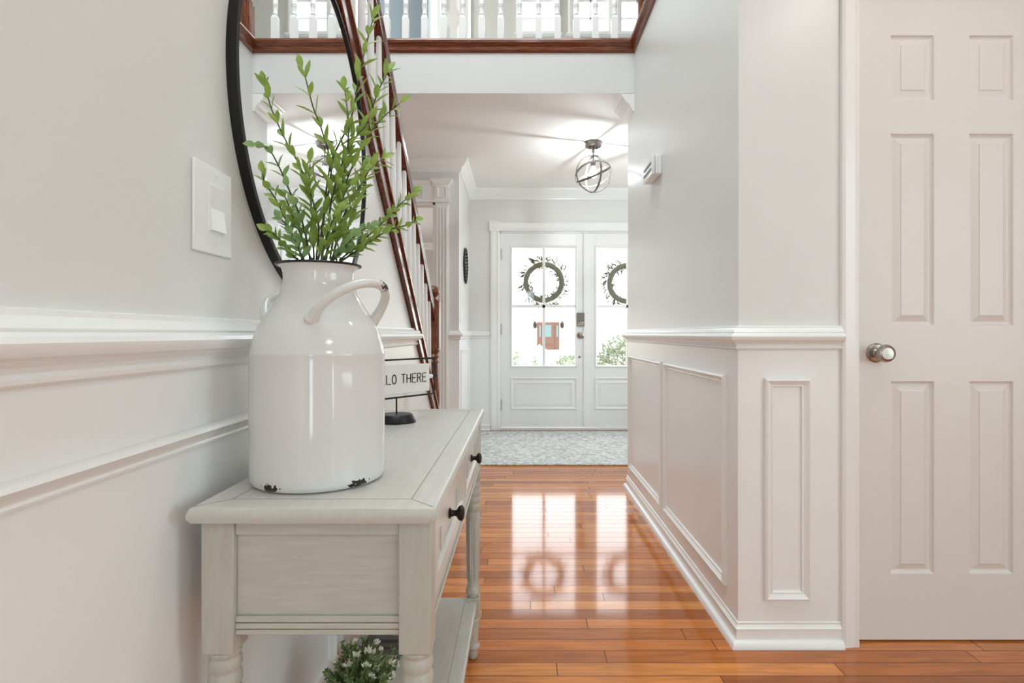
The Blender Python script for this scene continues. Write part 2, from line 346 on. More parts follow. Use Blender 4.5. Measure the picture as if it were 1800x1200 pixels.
# rear room (behind the camera) with two window openings
mb = MB()
for a, b in ((-1.55, -.05), (.33, 2.79), (3.17, 3.3)): mb.box(a, b, -2.9, -2.8, 0, 2.44)
for a, b in ((-.05, .33), (2.79, 3.17)): mb.box(a, b, -2.9, -2.8, 0, .15).box(a, b, -2.9, -2.8, 2.1, 2.44)
struct('wall_rear', mb, 'wall')
struct('wall_rear_right', MB().box(3.3, 3.4, -2.9, YF + .15, 0, 5.1), 'wall')
o = struct('window_7', MB().sweep([(3.3, -1.37, .58), (3.3, -1.37, 2.12), (3.3, -.03, 2.12), (3.3, -.03, .58)], [(0, 0), (.07, 0), (.07, .02), (0, .02)], (-1, 0, 0), True), 'trim')  # casing and pane made up around the added side fill
MB().box(3.288, 3.294, -1.37, -.03, .58, 2.12).build('pane', 'glass', o)
for k, (a, b) in enumerate(((-.05, .33), (2.79, 3.17))):
    o = struct('window_%d' % (4 + k), MB().sweep([(a, -2.8, .15), (b, -2.8, .15), (b, -2.8, 2.1), (a, -2.8, 2.1)], [(0, 0), (-.07, 0), (-.07, .02), (0, .02)], (0, 1, 0), True).box(a, b, -2.84, -2.82, 1.33, 1.37), 'trim')
    MB().box(a, b, -2.86, -2.855, .15, 2.1).build('pane', 'glass', o)
# slabs between the storeys: foyer ceiling with its header, gallery floor to the right and behind
struct('ceiling', MB().box(-1.55, 3.3, YH, YF + .15, 2.44, ZU - .002), 'ceiling', 'white foyer ceiling under the upstairs gallery')
struct('ceiling_hall', MB().box(XR + .11, 3.3, .352, YH, 2.44, ZU - .002).box(-1.55, 3.3, -2.9, .352, 2.44, ZU - .002).box(XR, XR + .11, .352, YH, ZU - .07, ZU - .002).box(XR, XR + .11, .352, YW, 2.44, ZU - .07), 'ceiling')
struct('ceiling_upper', MB().box(-1.55, 3.4, -2.9, YF + .15, 5.1, 5.2), 'ceiling')
struct('wall_upper_rear', MB().box(-1.55, 3.4, -2.9, -2.8, ZU, 5.1), 'wall')
struct('wall_header', MB().box(-1.45, XR, YH - .002, YH - .0001, 2.4405, ZU - .06), 'wall', 'pale grey header below the brown edge board of the gallery')
# upstairs front wall: three small windows and a door
WIN = [(0.012, 0.342), (0.535, 0.888), (1.02, 1.355)]; WZ0, WZ1 = 4.036, 4.86
mb = MB(); xs = [-0.50] + [v for ab in WIN for v in ab] + [3.3]
for a, b in zip(xs[0::2], xs[1::2]): mb.box(a, b, YF, YF + .15, ZU, 5.1)
for a, b in WIN: mb.box(a, b, YF, YF + .15, ZU, WZ0).box(a, b, YF, YF + .15, WZ1, 5.1)
struct('wall_upper_front', mb, 'beige', 'beige upstairs wall holding the small windows')
struct('wall_upper_blue', MB().box(-1.55, -0.93, YF - .02, YF + .15, ZU, 5.1), 'blue', 'blue grey upstairs wall left of the white door')
struct('wall_upper_door_head', MB().box(-.93, -.50, YF + .02, YF + .15, ZU + 2.05, 5.1), 'beige')
for k, (a, b) in enumerate(WIN):
    cx = (a + b) / 2; cz = WZ0 + (b - a) * .5
    f = MB().sweep([(a, YF, WZ0), (a, YF, WZ1), (b, YF, WZ1), (b, YF, WZ0)], [(-.001, -.03), (.055, -.03), (.055, .018), (.04, .024), (.012, .018), (-.001, .012)], (0, -1, 0), True)
    o = struct('window_%d' % (k + 1), f, 'trim', ['leftmost of the three small upstairs windows behind the white balusters', 'middle of the three small upstairs windows behind the white balusters', 'small upstairs window nearest the brown newel post'][k])
    mb = MB()
    mb.box(cx - .006, cx + .006, YF + .03, YF + .05, WZ0, WZ1)
    for z in (4.187, 4.36, 4.372, 4.52, 4.68): mb.box(a, b, YF + .03, YF + .05, z - .006, z + .006)
    mb.box(a, b, YF + .02, YF + .06, WZ0, WZ0 + .012)
    mb.build('window_frame', 'trim', o)
    MB().box(a, b, YF + .055, YF + .06, WZ0, WZ1).build('pane', 'glass', o)
    MB().box(a - .075, b + .075, YF - .05, YF, WZ0 - .05, WZ0 - .035).build('window_sill', 'trim', o)
o = struct('door_3', MB().box(-.80, -.56, YF + .0, YF + .04, ZU + .01, ZU + 2.04), 'beige', 'white upstairs door seen between the balusters')
MB().sweep([(-.90, YF, ZU), (-.90, YF, ZU + 2.1), (-.50, YF, ZU + 2.1), (-.50, YF, ZU)], [(0, 0), (-.09, 0), (-.09, .012), (-.06, .022), (-.03, .012), (0, .018)], (0, -1, 0)).build('door_frame', 'trim', o)
mb = MB()
for z0, z1 in ((ZU + .25, ZU + .95), (ZU + 1.09, ZU + 1.36), (ZU + 1.46, ZU + 1.92)):
    mb.sweep([(-.76, YF, z0), (-.76, YF, z1), (-.60, YF, z1), (-.60, YF, z0)], [(0, 0), (-.012, .01), (-.03, .004), (-.045, .0)], (0, -1, 0), True)
mb.build('raised_panel', 'beige', o)

# ------------------------------------------------------------------ trim profiles
RAIL = [(0, .933), (.007, .933), (.013, .937), (.014, .942), (.010, .947), (.013, .953), (.020, .957), (.022, .960), (.030, .963), (.035, .970), (.036, .976), (.033, .982), (.026, .985), (.022, .987), (.024, .990), (.020, .996), (.013, 1.002), (.012, 1.008), (0, 1.010)]
BASE = [(0, 0), (.030, 0), (.029, .010), (.024, .018), (.017, .022), (.012, .022), (.012, .055), (.014, .057), (.010, .060), (.006, .068), (.007, .074), (0, .078)]
CROWN = [(0, 2.335), (.012, 2.337), (.014, 2.350), (.020, 2.356), (.026, 2.372), (.050, 2.392), (.064, 2.415), (.072, 2.420), (.074, 2.436), (.080, 2.4395), (0, 2.4395)]
def run(name, path, prof, m='trim', label=None):
    return struct(name, MB().sweep([(p[0], p[1], 0) for p in path], prof), m, label, smooth=True, ang=28)
run('trim_1', [(XL, 2.60), (XL, -2.8)], RAIL, label='white chair rail along the left wall behind the milk can')
run('trim_2', [(1.011, YW), (XR, YW), (XR, YE), (XFR, YE), (XFR, YF), (DX1 + .1, YF)], RAIL, label='white chair rail wrapping the right hall corner')
run('trim_3', [(DX0 - .104, YF), (XFL, YF), (XFL, YO), (-.598, YO)], RAIL, label='white chair rail round the foyer corner left of the front door')
run('baseboard_left', [(XL, 3.6), (XL, -2.8)], BASE)
run('baseboard_right', [(1.011, YW), (XR, YW), (XR, YE), (XFR, YE), (XFR, YF), (DX1 + .1, YF)], BASE, label='white baseboard with shoe along the right hall wall')
run('baseboard_foyer', [(DX0 - .104, YF), (XFL, YF), (XFL, YO), (-.598, YO)], BASE)
run('trim_4', [(XR, YH), (XR, YE), (XFR, YE), (XFR, YF), (XFL, YF), (XFL, YO), (-1.45, YO)], CROWN, label='white crown moulding round the foyer ceiling')
run('trim_5', [(XFL - .19, 9.2), (-3.1, 9.2)], CROWN)
# picture-frame mouldings on the wainscot
PAN = [(0, 0), (0, .008), (.003, .015), (.008, .018), (.014, .013), (.022, .008), (.025, .010), (.028, .009), (.030, 0)]
def wallframe(name, u0, u1, z0, z1, plane, pos, label=None):
    if plane == 'x+': P = [(pos, u0, z0), (pos, u1, z0), (pos, u1, z1), (pos, u0, z1)]; N = (1, 0, 0)
    if plane == 'x-': P = [(pos, u0, z0), (pos, u0, z1), (pos, u1, z1), (pos, u1, z0)]; N = (-1, 0, 0)
    if plane == 'y-': P = [(u0, pos, z0), (u1, pos, z0), (u1, pos, z1), (u0, pos, z1)]; N = (0, -1, 0)
    return struct(name, MB().sweep(P, PAN, N, True), 'trim', label, smooth=True, ang=25)
wallframe('trim_6', -1.9, 1.44, .146, .848, 'x+', XL, 'white panel moulding below the left chair rail, nearest the camera')
wallframe('trim_7', 1.49, 2.36, .146, .848, 'x+', XL, 'white panel moulding on the left wall behind the console')
wallframe('trim_8', 1.893, 2.70, .146, .848, 'x-', XR, 'larger white wall panel on the right hall wall')
wallframe('trim_9', 2.755, 3.57, .146, .848, 'x-', XR, 'farther white wall panel on the right hall wall')
wallframe('trim_10', .767, .914, .144, .845, 'y-', YW, 'tall narrow white wall panel beside the closet door')
wallframe('trim_11', YO + .07, YF - .08, .146, .848, 'x+', XFL, 'white wall panel below the plaque in the foyer')
# lower wainscot paint skins (3 mm thick boards of white gloss on the walls)
WS = 0.003
struct('trim_12', MB().box(XR - WS, XR, YW - WS, YE, .05, .94).box(XR + .0001, 1.011, YW - WS, YW, .05, .94), 'white', 'white painted lower wall under the right chair rail')
struct('trim_13', MB().prism([(-2.8, .05), (3.68, .05), ((3.02 - .94) / SL, .94), (-2.8, .94)], 'x', XL, XL + WS), 'white', 'white painted lower wall under the left chair rail')
struct('trim_14', MB().box(XFL, XFL + WS, YO, YF, .05, .94).box(XFL + WS, DX0 - .1, YF - WS, YF, .05, .94).box(-.6, XFL + WS, YO - WS, YO - .0001, .05, .94), 'white', 'white painted lower wall of the foyer')

# ------------------------------------------------------------------ pilastered opening to the living room
o = struct('door_4', MB().box(OX0, OX0 + .02, YO - .01, YO + .11, 0, OZ).box(OX1 - .02, OX1, YO - .01, YO + .11, 0, OZ).box(OX0, OX1, YO - .01, YO + .11, OZ - .02, OZ), 'trim', 'wide white cased opening with fluted pilasters, left of the foyer')
def pilaster(x0, x1):
    mb = MB(); y = YO; wd = x1 - x0
    mb.box(x0, x1, y - .018, y, 0, OZ); mb.box(x0 - .008, x1 + .008, y - .03, y, 0, .17)
    n = 4; fw = (wd - .024) / (2 * n - 1)
    for k in range(n + 1 - 1):
        a = x0 + .012 + 2 * k * fw; mb.box(a, a + fw, y - .028, y - .018, .2, OZ - .05)
    p = mb.build('pilaster', 'trim', o, bevel=.002)
    mb = MB().box(x0 - .002, x1 + .002, y - .032, y, OZ, OZ + .15)
    mb.sweep([(x0 + .02, y - .032, OZ + .035), (x1 - .02, y - .032, OZ + .035), (x1 - .02, y - .032, OZ + .125), (x0 + .02, y - .032, OZ + .125)], [(0, 0), (0, .008), (.014, .003), (.014, 0)], (0, -1, 0), True)
    mb.sweep([(x1 + .002, y, 0), (x1 + .002, y - .032, 0), (x0 - .002, y - .032, 0), (x0 - .002, y, 0)][::-1], [(0, OZ - .005), (-.008, OZ - .005), (-.012, OZ + .008), (-.006, OZ + .02), (0, OZ + .02)])
    mb.sweep([(x0 - .002, y, 0), (x0 - .002, y - .032, 0), (x1 + .002, y - .032, 0), (x1 + .002, y, 0)], [(0, OZ + .14), (-.01, OZ + .145), (-.018, OZ + .165), (-.032, OZ + .178), (-.032, OZ + .19), (0, OZ + .19)])
    mb.build('capital', 'trim', o)
pilaster(OX1, -.60); pilaster(OX0 - .085, OX0)
mb = MB().box(OX0, OX1, YO - .02, YO, OZ, OZ + .15)
mb.sweep([(OX0, YO - .02, 0), (OX1, YO - .02, 0)], [(0, OZ + .14), (-.012, OZ + .15), (-.024, OZ + .17), (-.024, OZ + .18), (0, OZ + .18)])
mb.sweep([(OX0, YO - .02, 0), (OX1, YO - .02, 0)], [(0, OZ), (-.010, OZ), (-.010, OZ + .014), (0, OZ + .02)])
x = OX1 - .10
while x > OX0 + .05:
    for k in range(5): mb.box(x - .012 * k - .006, x - .012 * k, YO - .027, YO - .02, OZ + .035, OZ + .125)
    x -= .15
mb.build('entablature', 'trim', o)

# ------------------------------------------------------------------ front double door
def front_door(name, x0, x1, label, knob):
    yf = YF + .03; g = MB(); gx0, gx1, gz0, gz1 = x0 + .113, x1 - .086, .655, 1.862
    g.box(x0, gx0, yf, yf + .045, DZ0, DZ1).box(gx1, x1, yf, yf + .045, DZ0, DZ1).box(gx0, gx1, yf, yf + .045, DZ0, gz0).box(gx0, gx1, yf, yf + .045, gz1, DZ1)
    d = struct(name, g, 'white', label, bevel=.002)
    mb = MB().sweep([(gx0, yf, gz0), (gx1, yf, gz0), (gx1, yf, gz1), (gx0, yf, gz1)], [(-.018, 0), (-.012, .008), (-.003, .01), (.006, .002), (.008, -.02)], (0, -1, 0), True)
    mb.build('glass_stop', 'trim', d)
    cx, cz = (gx0 + gx1) / 2, 1.262
    MB().box(cx - .014, cx + .014, yf + .008, yf + .032, gz0, gz1).box(gx0, gx1, yf + .008, yf + .032, cz - .014, cz + .014).build('muntin', 'trim', d)
    MB().box(gx0, gx1, yf + .018, yf + .023, gz0, gz1).build('pane', 'glass', d)
    mb = MB().sweep([(gx0 - .005, yf, .222), (gx1 + .005, yf, .222), (gx1 + .005, yf, .53), (gx0 - .005, yf, .53)], [(-.012, 0), (-.008, .009), (.002, .011), (.012, .003), (.016, 0), (.05, .007), (.052, 0)], (0, -1, 0), True)
    mb.build('raised_panel', 'trim', d)
    return d
d1 = front_door('door_1', DX0, .648, 'left leaf of the white front double door, with the keypad lock', True)
d2 = front_door('door_2', .656, DX1, 'right leaf of the white front double door, half hidden by hall wall', False)
MB().box(.640, .666, YF + .018, YF + .032, DZ0, DZ1).build('astragal', 'trim', d1)
for z in (1.79, 1.03, .26): MB().box(DX0 - .008, DX0 + .006, YF + .012, YF + .032, z - .055, z + .055).build('hinge', 'steel', d1)
lk = MB().box(.572, .648, YF + .006, YF + .03, 1.06, 1.195).build('keypad_lock', 'steel', d1, bevel=.004)
MB().box(.578, .642, YF + .002, YF + .006, 1.065, 1.105).tube([(.60, YF - .01, 1.09), (.61, YF - .012, 1.12)], .006).build('thumb_turn', 'nickel', lk)
MB().lathe([(.036, 0), (.036, .008), (.024, .012), (.024, .03), (.012, .034), (0, .034)], (.610, YF + .03, .967), 24, axis='y').build('door_knob', 'nickel', d1, smooth=True)
MB().lathe([(.012, 0), (.012, .006), (.005, .008), (0, .004)], (.600, YF + .03, .748), 16, axis='y').build('bolt_cover', 'nickel', d1, smooth=True)
# casing, rosette blocks, threshold
cas = [(0, 0), (0, .014), (.012, .02), (.03, .016), (.07, .022), (.088, .018), (.09, 0)]
mb = MB().sweep([(DX0 - .012, YF, .0), (DX0 - .012, YF, DZ1 + .012)], cas, (0, -1, 0))
mb.sweep([(DX1 + .012, YF, DZ1 + .012), (DX1 + .012, YF, 0)], cas, (0, -1, 0)); mb.sweep([(DX0 - .012, YF, DZ1 + .012), (DX1 + .012, YF, DZ1 + .012)], cas, (0, -1, 0))
for x in (DX0 - .062, DX1 + .062):
    mb.box(x - .05, x + .05, YF - .028, YF, DZ1 + .01, DZ1 + .115); mb.lathe([(.032, 0), (.03, .006), (.02, .003), (.012, .007), (0, .006)], (x, YF - .028, DZ1 + .062), 20, axis='y')
mb.box(DX0 - .012, DX0, YF, YF + .15, 0, DZ1 + .01).box(DX1, DX1 + .012, YF, YF + .15, 0, DZ1 + .01).box(DX0 - .012, DX1 + .012, YF, YF + .15, DZ1, DZ1 + .012).box(DX0, DX1, YF + .0, YF + .08, .012, .03)
fr = mb.build('door_frame', 'trim', d1)
struct('trim_15', MB().box(XFL, XFR, YF - .06, YF - .031, 0, .012).box(DX0 - .1, DX1 + .1, YF - .031, YF + .15, 0, .012), 'oak_x', 'brown wooden threshold below the front door')

# ------------------------------------------------------------------ closet door (right)
cx0, cx1, cz0, cz1, cy = 1.071, 1.703, .006, 2.062, YW + .020
panels = []
for a, b in ((1566, 1642), (1704, 1781)):
    for t, u in ((62, 176), (235, 572), (670, 1008)):
        s = 1 / (1000 / cy); panels.append(((a - 915) * s / 1000 * 1000, (b - 915) * s, H - (u - 586) * s, H - (t - 586) * s))
panels = [((p[0]) / 1000 * 1.0 if abs(p[0]) > 10 else p[0], p[1], p[2], p[3]) for p in panels]
panels = []
for a, b in ((1566, 1642), (1704, 1781)):
    for t, u in ((62, 176), (235, 572), (670, 1008)):
        s = cy / 1000; panels.append(((a - 915) * s, (b - 915) * s, H - (u - 586) * s, H - (t - 586) * s))
xs = sorted({round(v, 5) for p in panels for v in p[:2]} | {cx0, cx1}); zs = sorted({round(v, 5) for p in panels for v in p[2:]} | {cz0, cz1})
mb = MB()
for i in range(len(xs) - 1):
    for j in range(len(zs) - 1):
        mx, mz = (xs[i] + xs[i + 1]) / 2, (zs[j] + zs[j + 1]) / 2
        if not any(p[0] < mx < p[1] and p[2] < mz < p[3] for p in panels): mb.box(xs[i], xs[i + 1], cy, cy + .035, zs[j], zs[j + 1])
import bmesh
dc = struct('door_5', mb, 'door', 'white six panel closet door with a round nickel knob')
bm = bmesh.new(); bm.from_mesh(dc.data); bmesh.ops.remove_doubles(bm, verts=bm.verts, dist=1e-5)
seen = {}
for f in bm.faces: seen.setdefault(tuple(sorted(v.index for v in f.verts)), []).append(f)
bmesh.ops.delete(bm, geom=[f for fs in seen.values() if len(fs) > 1 for f in fs], context='FACES'); bm.to_mesh(dc.data); bm.free()
for p in panels:
    mb = MB(); pr = [(0, 0), (.004, -.007), (.009, -.010), (.012, -.010), (.032, -.002), (.033, 0), (.034, -.0005), (.034, -.015), (0, -.015)]
    mb.sweep([(p[0], cy, p[2]), (p[1], cy, p[2]), (p[1], cy, p[3]), (p[0], cy, p[3])], pr, (0, -1, 0), True)
    mb.box(p[0] + .033, p[1] - .033, cy + .0003, cy + .02, p[2] + .033, p[3] - .033)
    mb.build('raised_panel', 'door', dc, smooth=True, ang=12)
kc = (1.140, cy, .948 - .021)
kx = (1541 - 915) * cy / 1000; kz = H - (620 - 586) * cy / 1000
kb = MB().lathe([(.031, 0), (.031, .004), (.026, .009), (.016, .011), (.012, .016), (.011, .028), (.018, .034), (.026, .042), (.028, .052), (.025, .060), (.019, .063), (.018, .0615), (0, .062)], (kx - .003, cy, kz), 40, axis='y').build('door_knob', 'nickel', dc, smooth=True, ang=30)
MB().box(cx0 - .004, cx0 + .0, cy - .002, cy + .02, .905, .975).build('latch_plate', 'steel', dc)
cas2 = [(0, 0), (0, .012), (.006, .016), (.014, .013), (.03, .016), (.046, .019), (.054, .014), (.055, 0)]
mb = MB().sweep([(1.065, YW, 0), (1.065, YW, 2.068), (1.709, YW, 2.068), (1.709, YW, 0)], [(a, b) for a, b in cas2], (0, -1, 0))
mb.box(1.064, 1.068, YW, YW + .11, 0, 2.068)
mb.build('door_frame', 'trim', dc, smooth=True, ang=28)
MB().box(1.068, 1.709, cy + .045, cy + .06, 0, 2.07).build('gap_shade_sheet', 'dark', dc)  # sheet behind the door, coloured dark as the shade in its gap

# ------------------------------------------------------------------ stairs
st = thing('staircase', 'white and brown staircase rising from the foyer over the left wall', 'staircase', (-.95, 3.4, 0))
for k in range(1, 14):
    zk = .1968 * k; yk = (3.035 - zk) / SL
    stp = MB().box(-1.449, XL - .111, yk - .2475, yk - .03, max(zk - .30, 0), zk - .028).build('riser_block', 'white', st)
    MB().box(-1.449, XL - .111, yk - .2475 - .02, yk, zk - .028, zk).build('tread', 'oak_x', st)
ztop = lambda y: 3.115 - SL * y
y0s, y1s = .56, 3.60
sk = MB().prism([(y0s, ztop(y0s) - .115), (y0s, ztop(y0s) - .012), (y1s, ztop(y1s) - .012), (y1s, ztop(y1s) - .115)], 'x', XL, XL + .014)
sk.prism([(y0s, ztop(y0s) - .02), (y0s, ztop(y0s)), (y1s, ztop(y1s)), (y1s, ztop(y1s) - .02)], 'x', XL - .13, XL + .022)
sk.prism([(y0s, ztop(y0s) - .115), (y0s, ztop(y0s) - .10), (y1s, ztop(y1s) - .10), (y1s, ztop(y1s) - .115)], 'x', XL, XL + .020)
sk.build('stringer', 'oak_y', st, bevel=.003)
RX = -.53; zr = lambda y: 3.821 - SL * y
y0r, y1r = .56, 3.44
pr = [(-.016, -.0415), (-.016, -.020), (-.013, -.012), (-.019, .012), (-.019, .024), (-.010, .0415), (.010, .0415), (.019, .024), (.019, .012), (.013, -.012), (.016, -.020), (.016, -.0415)]
mb = MB(); n = len(pr)
vs_ = [(RX + a, y0r, zr(y0r) + b) for a, b in pr] + [(RX + a, y1r, zr(y1r) + b) for a, b in pr]
mb.add(vs_, [tuple(range(n)), tuple(range(2 * n - 1, n - 1, -1))] + [(i, n + i, n + (i + 1) % n, (i + 1) % n) for i in range(n)])
mb.build('handrail', 'oak_y', st, smooth=True, ang=40)
# baluster tops are read off the photograph's rhythm: every 11.6 cm along the flight
def stair_baluster(y):
    zb_, zt = ztop(y) - .01, zr(y) - .035
    mb = MB(); a = .013
    mb.box(RX - .016, RX + .016, y - .016, y + .016, zb_, zb_ + .20)
    L_ = zt - zb_
    mb.lathe([(.0155, .195), (.0165, .205), (.012, .215), (.015, .23), (.0165, .245), (.011, .26), (.0145, .28), (.013, L_ * .7), (.010, L_ - .01), (.008, L_ + .004)], (RX, y, zb_), 12)
    return mb.build('baluster', 'trim', st, smooth=True)
y = .62
while y < 3.36: stair_baluster(y); y += .116
nw = (RX, 3.46)
mb = MB().box(nw[0] - .04, nw[0] + .04, nw[1] - .04, nw[1] + .04, 0, .50)
mb.lathe([(.036, .50), (.040, .515), (.030, .53), (.036, .55), (.038, .60), (.030, .72), (.026, .80), (.034, .815), (.026, .83), (.036, .845), (.028, .86), (.038, .88), (.036, .895)], (nw[0], nw[1], 0), 28)
mb.box(nw[0] - .04, nw[0] + .04, nw[1] - .04, nw[1] + .04, .895, 1.175)
np_ = mb.build('newel_post', 'oak_z', st, smooth=True, ang=40)
MB().lathe([(.036, 1.175), (.038, 1.185), (.024, 1.195), (.020, 1.205), (.034, 1.222), (.040, 1.240), (.036, 1.258), (.022, 1.272), (0, 1.276)], (nw[0], nw[1], 0), 28).build('newel_ball', 'oak_z', np_, smooth=True)

# ------------------------------------------------------------------ upstairs balustrade
ga = thing('gallery_balustrade', 'white balusters on the brown edge board of the upstairs gallery', 'balustrade', (XR, YH, ZU))
FAS = [(0, 2.684), (.010, 2.684), (.018, 2.694), (.012, 2.704), (.012, 2.716), (.022, 2.728), (.030, 2.736), (.034, 2.748), (.030, 2.760), (0, 2.765), (-.12, 2.765), (-.12, 2.756), (0, 2.756)]
MB().sweep([(XR, .352, 0), (XR, YH, 0), (-1.449, YH, 0)], FAS).build('edge_board', 'oak_x', ga, smooth=True, ang=25)
bprof = [(.0145, .184), (.0175, .189), (.0155, .195), (.0135, .205), (.0150, .225), (.0150, .232), (.0185, .238), (.0155, .243), (.0185, .249), (.015, .255), (.0165, .30), (.0185, .36), (.014, .60), (.012, .64), (.016, .65), (.012, .66)]
base_mesh = None
def gallery_baluster(x, y):
    global base_mesh
    if base_mesh is None:
        mb = MB().box(-.0195, .0195, -.0195, .0195, 0, .165)
        mb.add([(sx * .0195, sy * .0195, .165) for sx, sy in ((-1, -1), (1, -1), (1, 1), (-1, 1))] + [(sx * .011, sy * .011, .188) for sx, sy in ((-1, -1), (1, -1), (1, 1), (-1, 1))], [(0, 1, 5, 4), (1, 2, 6, 5), (2, 3, 7, 6), (3, 0, 4, 7)])
        mb.lathe(bprof, (0, 0, 0), 14); mb.box(-.018, .018, -.018, .018, .66, .86)
        o = mb.build('baluster', 'trim', ga, origin=(0, 0, 0), smooth=True, ang=40); base_mesh = o.data
    else:
        o = bpy.data.objects.new('baluster', base_mesh); C.objects.link(o); o.parent = ga
    o.location = Vector((x, y, 2.764)) - Vector(ga['_o'])
yb = YH + .065
for k in range(-5, 13):
    gallery_baluster((680 + 33.33 * k - 915) / 284.5, yb)
for k in range(1, 24): gallery_baluster(XR + .075, yb - .06 - .125 * k)
mb = MB().box(XR + .03, XR + .095, yb - .032, yb + .032, 2.764, 3.02).lathe([(.03, 3.02), (.034, 3.03), (.024, 3.045), (.03, 3.08), (.026, 3.35), (.032, 3.40)], (XR + .062, yb, 0), 20).box(XR + .03, XR + .095, yb - .032, yb + .032, 3.40, 3.78)
mb.build('newel_post', 'oak_z', ga, bevel=.003)
MB().sweep([(XR + .075, .5, 0), (XR + .075, yb, 0), (-1.449, yb, 0)], [(-.03, 3.62), (.03, 3.62), (.032, 3.65), (.02, 3.68), (-.02, 3.68), (-.032, 3.65)]).build('handrail', 'oak_x', ga, smooth=True)

# ------------------------------------------------------------------ wall mirror
mc = (XL, 1.318, 1.445); R = .392
mi = thing('wall_mirror', 'large round mirror with thin black frame on the left wall', 'mirror', mc)
pf = [(R - .006, .000), (R, .000), (R, .017), (R - .008, .018), (R - .010, .012), (R - .010, .006)]
MB().lathe([(r, z) for r, z in pf] + [pf[0]], mc, 128, cap=False, axis='x').build('mirror_frame', 'black', mi, smooth=True, ang=40)
MB().lathe([(0.0001, .006), (R - .006, .006), (R - .006, .012), (0.0001, .012)], mc, 128, cap=False, axis='x').build('mirror_glass', 'mirror', mi)

# ------------------------------------------------------------------ switches, chime, plaque
def switch(name, label, y0, y1, z0, z1, X, ry, rz, group=None, kind='switch'):
    t = thing(name, label, kind, (X, (y0 + y1) / 2, (z0 + z1) / 2), group)
    MB().box(X, X + .005, y0, y1, z0, z1).build('cover_plate', 'plastic', t, bevel=.003)
    if ry:
        MB().box(X + .004, X + .0062, ry[0] - .003, ry[1] + .003, rz[0] - .003, rz[1] + .003).build('bezel', 'plastic', t, bevel=.001)
        MB().prism([(X + .005, rz[0]), (X + .0115, rz[0]), (X + .0068, (rz[0] + rz[1]) / 2), (X + .0088, rz[1]), (X + .005, rz[1])], 'y', ry[0], ry[1]).build('rocker', 'plastic', t)
        ym = (ry[0] + ry[1]) / 2
        for z in (rz[0] - .018, rz[1] + .018): MB().lathe([(.0025, 0), (.0025, .0062), (.0015, .0068), (0, .0068)], (X, ym, z), 12, axis='x').build('screw', 'plastic', t, smooth=True)
    return t
switch('light_switch', 'large white rocker switch plate beside the round mirror', .828, .936, 1.107, 1.243, XL, (.868, .908), (1.143, 1.212))
switch('keypad_panel', 'small white alarm keypad on foyer side wall, right below the black plaque', 4.85, 4.96, 1.27, 1.39, XFL, None, None, kind='keypad')
switch('light_switch', 'small white switch plate on the foyer side wall, low near chair rail', 4.85, 5.02, 1.08, 1.20, XFL, (4.91, 4.95), (1.105, 1.175))
ch = thing('door_chime', 'white door chime box high on the right hall wall', 'door chime', (XR, 2.88, 1.81))
MB().box(XR - .032, XR, 2.775, 2.985, 1.765, 1.858).build('chime_base', 'plastic', ch, bevel=.004)
MB().box(XR - .048, XR - .033, 2.772, 2.988, 1.762, 1.861).build('chime_cover', 'plastic', ch, bevel=.006)
MB().box(XR - .0505, XR - .048, 2.80, 2.96, 1.79, 1.80).box(XR - .0505, XR - .048, 2.80, 2.96, 1.82, 1.83).build('chime_vent', 'grey', ch)
pl = thing('wall_plaque', 'black metal oval plaque on the foyer side wall', 'wall plaque', (XFL, 5.26, 1.61))
pc = (5.26, 1.61); ov = []
for k in range(40):
    a = 2 * PI * k / 40; ww = .16 * math.cos(a) * (1 if math.sin(a) > 0 else 1 - .35 * abs(math.sin(a))); ov.append((XFL + .012, pc[0] + ww, pc[1] + .16 * math.sin(a)))
MB().tube(ov, .008, 6, closed=True).build('plaque_rim', 'black', pl, smooth=True)
mb = MB()
for k in range(-4, 5): 
    zz = k * .03; hw = .15 * math.sqrt(max(0, 1 - (zz / .16) ** 2)) * (1 if zz > 0 else 1 - .3 * abs(zz) / .16); mb.tube([(XFL + .010, pc[0] - hw, pc[1] + zz - .02), (XFL + .010, pc[0] + hw, pc[1] + zz + .02)], .009, 6)
mb.tube([(XFL + .010, pc[0], pc[1] - .15), (XFL + .010, pc[0], pc[1] + .15)], .008, 6)
mb.build('plaque_scrollwork', 'black', pl)

# ------------------------------------------------------------------ foyer ceiling light
fx, fy, fz, FR = .554, 4.33, 2.198, .140
cl = thing('ceiling_light', 'globe ceiling light of bronze bands with a glowing bulb', 'ceiling light', (fx, fy, 2.44))
MB().lathe([(.062, 2.44), (.064, 2.435), (.062, 2.408), (.056, 2.403), (0, 2.403)], (fx, fy, 0), 40).build('canopy', 'canopy', cl, smooth=True)
for a in (0, PI): MB().sphere((fx + .035 * math.cos(a + .6), fy + .035 * math.sin(a + .6) , 2.400), .006, 10, 6).build('canopy_screw', 'black', cl, smooth=True)
MB().tube([(fx, fy, 2.405), (fx, fy, 2.29)], .005).lathe([(.008, 2.385), (.011, 2.375), (.008, 2.36)], (fx, fy, 0), 12).build('hanging_rod', 'steel', cl, smooth=True)
MB().lathe([(.010, 2.30), (.019, 2.295), (.019, 2.262), (.016, 2.255)], (fx, fy, 0), 20).build('socket', 'steel', cl, smooth=True)
def band(rot):
    mb = MB(); n = 72; vs_ = []; fs = []
    for k in range(n):
        a = 2 * PI * k / n
        for r, t in ((FR, -.0075), (FR, .0075), (FR - .003, .0075), (FR - .003, -.0075)):
            v = rot @ Vector((r * math.cos(a), t, r * math.sin(a))); vs_.append(v + Vector((fx, fy, fz)))
    for k in range(n):
        j = (k + 1) % n
        for q in range(4): fs.append((k * 4 + q, k * 4 + (q + 1) % 4, j * 4 + (q + 1) % 4, j * 4 + q))
    mb.add(vs_, fs); mb.build('band', 'steel', cl, smooth=True, ang=50)
